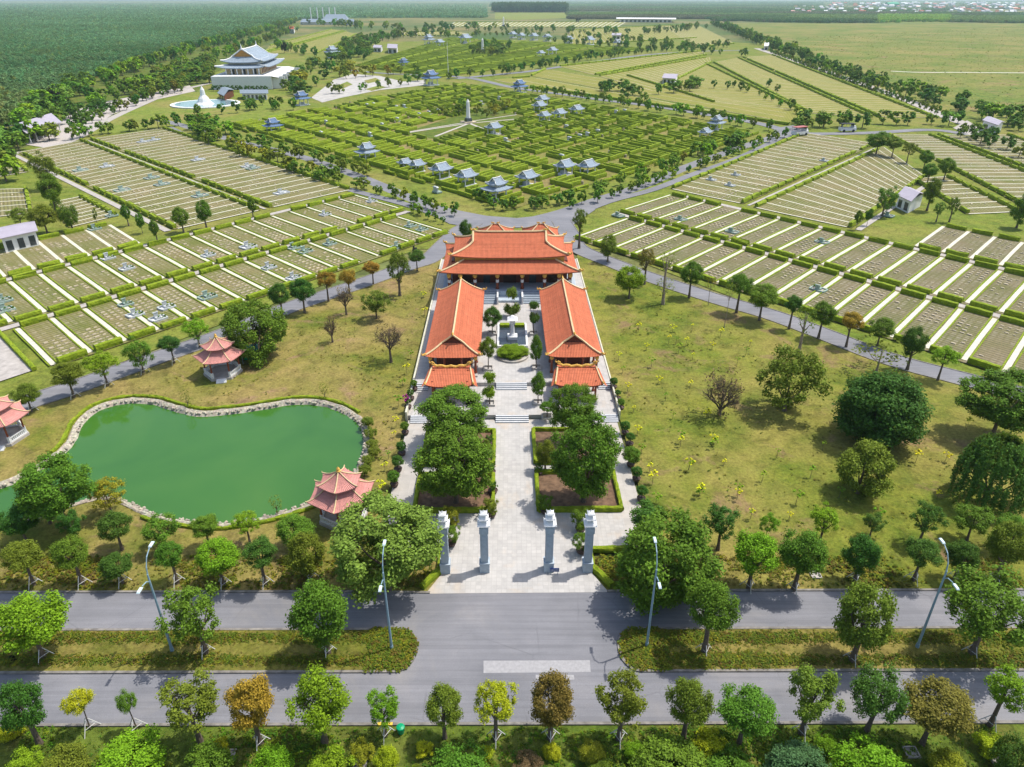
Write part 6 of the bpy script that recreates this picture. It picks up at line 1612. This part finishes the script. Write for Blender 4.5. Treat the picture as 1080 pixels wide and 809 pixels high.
house4([(698,82),(713,83),(716,78),(702,77.5)], 4.5, 6.0, M['greyroof'], M['white'], 'small white hut with grey roof in the far yellow fields', wins=3)
house4([(28,140.5),(65,128.5),(47,121),(5,134)], 5.0, 7.5, M['greyroof'], M['white'], 'long grey-roofed open shed on the gravel lot left', name='shed', cat='shed', open_=True)
house4([(393,50),(402,50.5),(404,48.5),(396,48)], 5.0, 7.0, M['greyroof'], M['white'], 'pinkish distant hut left of the second maze', wins=2)
house4([(408,50.5),(419,51),(420,48),(410,47.5)], 6.0, 9.0, M['greyroof'], M['white'], 'grey-roofed distant hut beside the pinkish one', wins=2)
house4([(645,37),(655,37.2),(656,35),(646,34.8)], 7.0, 8.5, M['greyroof'], M['white'], 'small distant building with dark front in the far fields', wins=2)
house4([(650,19.8),(713,20.3),(713,19.2),(650,18.7)], 8.0, 10.0, M['white'], M['white'], 'very long low white shed on the far side of the fields', name='shed', cat='shed', wins=12)
house4([(806,48.5),(811,48.5),(811,46.5),(806,46.5)], 5.0, 8.0, M['white'], M['white'], 'small white gate pavilion beside the tree belt', wins=1)
# white hall on its podium
wh = empty('white_hall', (-203, 607, 0), .085, 'large white hall with tiered blue-grey roofs on a high pale podium', 'temple')
mb = MB(); mb.prism([(-21,-42),(22,-42),(19.5,42),(-21,42)], 0, 9); mb.build('podium', M['white'], wh)
mb = MB()
for k in range(9): mb = MB(); mb.prism([(22 - k*.3, -38+k*9),(29,-37.2+k*9),(29,-36+k*9),(22-k*.3,-36.4+k*9)], 0, 8.4 - (k%2)); mb.build('buttress', M['white'], wh)
mb = MB(); mb.quad((22,-42,8.95),(27,-40,7.8),(25,42,7.8),(19.5,42,8.95)); mb.quad((19.5,42,8.6),(25,42,7.5),(27,-40,7.5),(22,-42,8.6)); mb.build('terrace_roof', M['white'], wh)
mb = MB(); mb.box(30, -5, 0, 14, 26, 1.2); mb.box(28, -5, 1.2, 10, 22, 1.2); mb.build('stair', M['white'], wh)
mb = MB(); mb.box(-1, 2, 9, 26, 56, 5.5); mb.build('wall', M['cream'], wh)
for k in range(7):
    mb = MB(); mb.box(-13 + k*4.0, -29, 9, .8, .8, 5); mb.build('column', M['white'], wh)
for k in range(3):
    mb = MB(); mb.box(-9 + k*8, -26.1, 9, 3, .3, 3.6); mb.build('door', M['glass'], wh)
for k in range(11):
    mb = MB(); mb.box(12.1, -22 + k*4.8, 9.6, .3, 2.2, 3.4); mb.build('window', M['wood'], wh)
def rot90(lines): return [[Vector((-p.y, p.x, p.z)) for p in l] for l in lines]
for (We, De, Wg, z0, z1, tg, tm, nm) in ((34, 18, 24, 13.6, 20, .6, .4, 'lower_roof'), (29.5, 14.5, 24, 17.2, 25.5, .5, 1.0, 'upper_roof')):
    rf, ln_, gb = xieshan(We, De, Wg, z0, z1, tg, 1.6, tmax=tm, th=.5)
    o = rf.build(nm, M['bluetile'], wh); o.rotation_euler.z = math.pi/2; o.location = (-1, 2, 0)
    gables(gb, M['orange_wall'], wh, (-1, 2, 0), math.pi/2)
    for l in rot90(ln_):
        mb = MB(); mb.tube(l, .5, 5); g_ = mb.build('ridge', M['white'], wh); g_.location = (-1, 2, 0)
mb = MB(); mb.box(-1, 2, 15.5, 22, 50, 3.2); mb.build('clerestory', M['white'], wh)
for y in (-22, 26): mb = MB(); mb.lathe(-1, y, [(.9, 25.3), (.5, 27), (.1, 29.5)], 6); mb.build('finial', M['white'], wh)
house4([(253,98.5),(283,98.5),(283,95.5),(253,95.5)], 4.0, 5.5, M['bluetile'], M['white'], 'long low blue-roofed gallery in front of the white hall podium', name='gallery', cat='building', wins=6)
house4([(229,98),(236,101),(247,94.5),(240,92)], 4.0, 6.0, M['bluetile'], M['wood'], 'slanting wooden blue-roofed gallery beside the fountain', name='gallery', cat='building', wins=3)
p = G(217, 110); fo = empty('fountain', p, 0, 'round white-rimmed fountain basin with a white sculpture spire', 'fountain')
mb = MB(); mb.lathe(0, 0, [(21, 0), (21, .6), (18.5, .6), (18.5, .2)], 40); mb.build('rim', M['white'], fo); mb = MB(); mb.lathe(0, 0, [(18.5, .1), (18.5, .62)], 40); mb.build('water', M['pool'], fo)
mb = MB(); mb.lathe(1, -4, [(6, .6), (4.2, 2), (3.2, 4), (1.6, 6), (1.3, 9), (.2, 11)], 9); mb.build('sculpture', M['white'], fo)
# blue-roofed works far away
def worksroof(px, py, wpx, dpx, hh, nm):
    pass
p = G(345, 25.5); wk = empty('works', p, .1, 'distant blue-roofed works with a row of thin white chimneys', 'building'); sc = depth(p)/F
for k, (x, y, w_, d_, h_) in enumerate([(0, 0, 50, 60, 5), (8, 40, 26, 50, 9), (-20, 10, 14, 40, 5), (24, -20, 12, 60, 5)]):
    mb = MB(); mb.box(x*sc, y, 0, w_*sc*.94, d_, h_*sc*.45); mb.build('wall', M['white'], wk)
    mb = MB(); W_h, D_h, z_ = w_*sc/2, d_/2 + 3, h_*sc*.45; zz = z_ + h_*sc*.55; c = Vector((x*sc, y, 0))
    E1, E2_ = c + Vector((-W_h*.75, 0, zz)), c + Vector((W_h*.75, 0, zz)); q = [c + Vector(v) for v in ((-W_h,-D_h,z_),(W_h,-D_h,z_),(W_h,D_h,z_),(-W_h,D_h,z_))]
    mb.quad(q[0], q[1], E2_, E1); mb.quad(q[2], q[3], E1, E2_); mb.poly([q[1], q[2], E2_]); mb.poly([q[3], q[0], E1]); mb.build('roof', M['bluetile'], wk)
for k, x in enumerate((-20, -13, -7, 0, 6)): mb = MB(); mb.lathe(x*sc, 70, [(1.6, 0), (1.3, 15.5*sc)], 8); mb.build('chimney', M['white'], wk)
ph = house4([(305,30),(310,30.5),(311,28.5),(306,28)], 8, 11, M['tile'], M['white'], 'small red-roofed house left of the distant works', name='house', cat='house', wins=2)
# little vehicles at the junction
def cart(px, py, rot, roofm, lab, nm, cat, s=1.0):
    p = G(px, py); r = empty(nm, (p.x, p.y, .03), rot, lab, cat); r.scale = (s, s, s)
    mb = MB(); mb.box(0, 0, .35, 4.2, 1.7, .7); mb.box(1.6, 0, 1.05, .9, 1.5, .5, 0, .8); mb.build('body', M['white'], r)
    mb = MB(); mb.box(-.2, 0, 2.0, 3.8, 1.75, .14); mb.build('canopy', roofm, r)
    mb = MB(); mb.box(1.3, 0, 1.1, .08, 1.4, .9); mb.build('windscreen', M['glass'], r)
    for (x, y) in ((1.3,.85),(1.3,-.85),(-1.3,.85),(-1.3,-.85)):
        mb = MB(); mb.tube([(x, y-.1, .35), (x, y+.1, .35)], .35, 10); mb.build('wheel', M['black'], r)
    for x in (-1.9, 0, 1.3):
        for y in (-.8, .8): mb = MB(); mb.tube([(x, y, 1.0), (x, y, 2.0)], .04, 4); mb.build('post', M['metal'], r)
cart(843, 143, .5, M['redcar'], 'white shuttle cart with red roof at the head of the right field', 'shuttle_cart', 'cart', 2.0)
cart(893, 139, .1, M['black'], 'dark covered vehicle parked on the grass strip under the round trees', 'parked_cart', 'vehicle', 1.9)
p = G(437.5, 265); e = empty('motorcycle', (p.x, p.y, .05), .9, 'small dark motorcycle riding on the left diagonal road', 'motorcycle')
mb = MB(); mb.box(0, 0, .4, 1.3, .3, .5); mb.box(-.3, 0, .9, .4, .4, .6, 0, .7); mb.build('body', M['black'], e)
for x in (-.65, .65): mb = MB(); mb.tube([(x, -.06, .3), (x, .06, .3)], .3, 10); mb.build('wheel', M['black'], e)
# town on the horizon
hm = []
for k, (wm, rm) in enumerate(((M['white'], M['redcar']), (M['white'], M['greyroof']), (M['cream'], M['tile']), (M['white'], M['white']))):
    mb = MB(); mb.box(0, 0, 0, 1, 1, .6); n0 = len(mb.f)
    a = [Vector(v) for v in ((-.55,-.55,.6),(.55,-.55,.6),(.55,.55,.6),(-.55,.55,.6))]; E1, E2_ = Vector((-.5,0,.95)), Vector((.5,0,.95))
    mb.quad(a[0], a[1], E2_, E1); mb.quad(a[2], a[3], E1, E2_); mb.poly([a[1], a[2], E2_]); mb.poly([a[3], a[0], E1])
    me = mb.mesh('town_house', wm); me.materials.append(rm); me.polygons.foreach_set('material_index', [0]*n0 + [1]*(len(mb.f)-n0)); hm.append(me)
rs = random.Random(11)
for k in range(230):
    px = rs.uniform(875, 1085); py = 3.5 + 11*rs.random()**1.2
    if k < 26: px = rs.uniform(835, 880); py = rs.uniform(7, 14)
    p = G(px, py); d = depth(p); s = d/F*rs.uniform(2.0, 5.0)
    o = bpy.data.objects.new('town_house', hm[rs.choice((0,1,1,2,3,3))]); C.objects.link(o); o.location = p; o.scale = (s, s*rs.uniform(.6, 1.2), min(s*.6, 18)); o.rotation_euler.z = rs.uniform(-.5, .5)
    tag(o, 'tiny pale house of the distant town on the right horizon', 'house', 'houses of the distant town')
p = G(940, 7); o = bpy.data.objects.new('market_hall', hm[3].copy()); o.data.materials[1] = M['binGreen']; o.data.materials[0] = M['binGreen']; C.objects.link(o); o.location = p; d = depth(p)/F; o.scale = (11*d, 8*d, 4.5*d)
tag(o, 'bright green-roofed hall in the distant town', 'hall')

# ------------------------------------------------------------------ haze
hz = MB(); hz.box(0, 7700, -3, 33000, 16400, 66); o = hz.build('haze', None, kind='stuff'); o['label'] = 'thin pale summer haze over the whole plain'
m = bpy.data.materials.new('haze_air'); m.use_nodes = True; t = m.node_tree; t.nodes.remove(t.nodes['Principled BSDF'])
v = t.nodes.new('ShaderNodeVolumePrincipled'); v.inputs['Color'].default_value = (.68, .93, .97, 1); v.inputs['Density'].default_value = 6.5e-5; v.inputs['Anisotropy'].default_value = .2
t.links.new(v.outputs[0], t.nodes['Material Output'].inputs['Volume']); o.data.materials.append(m)
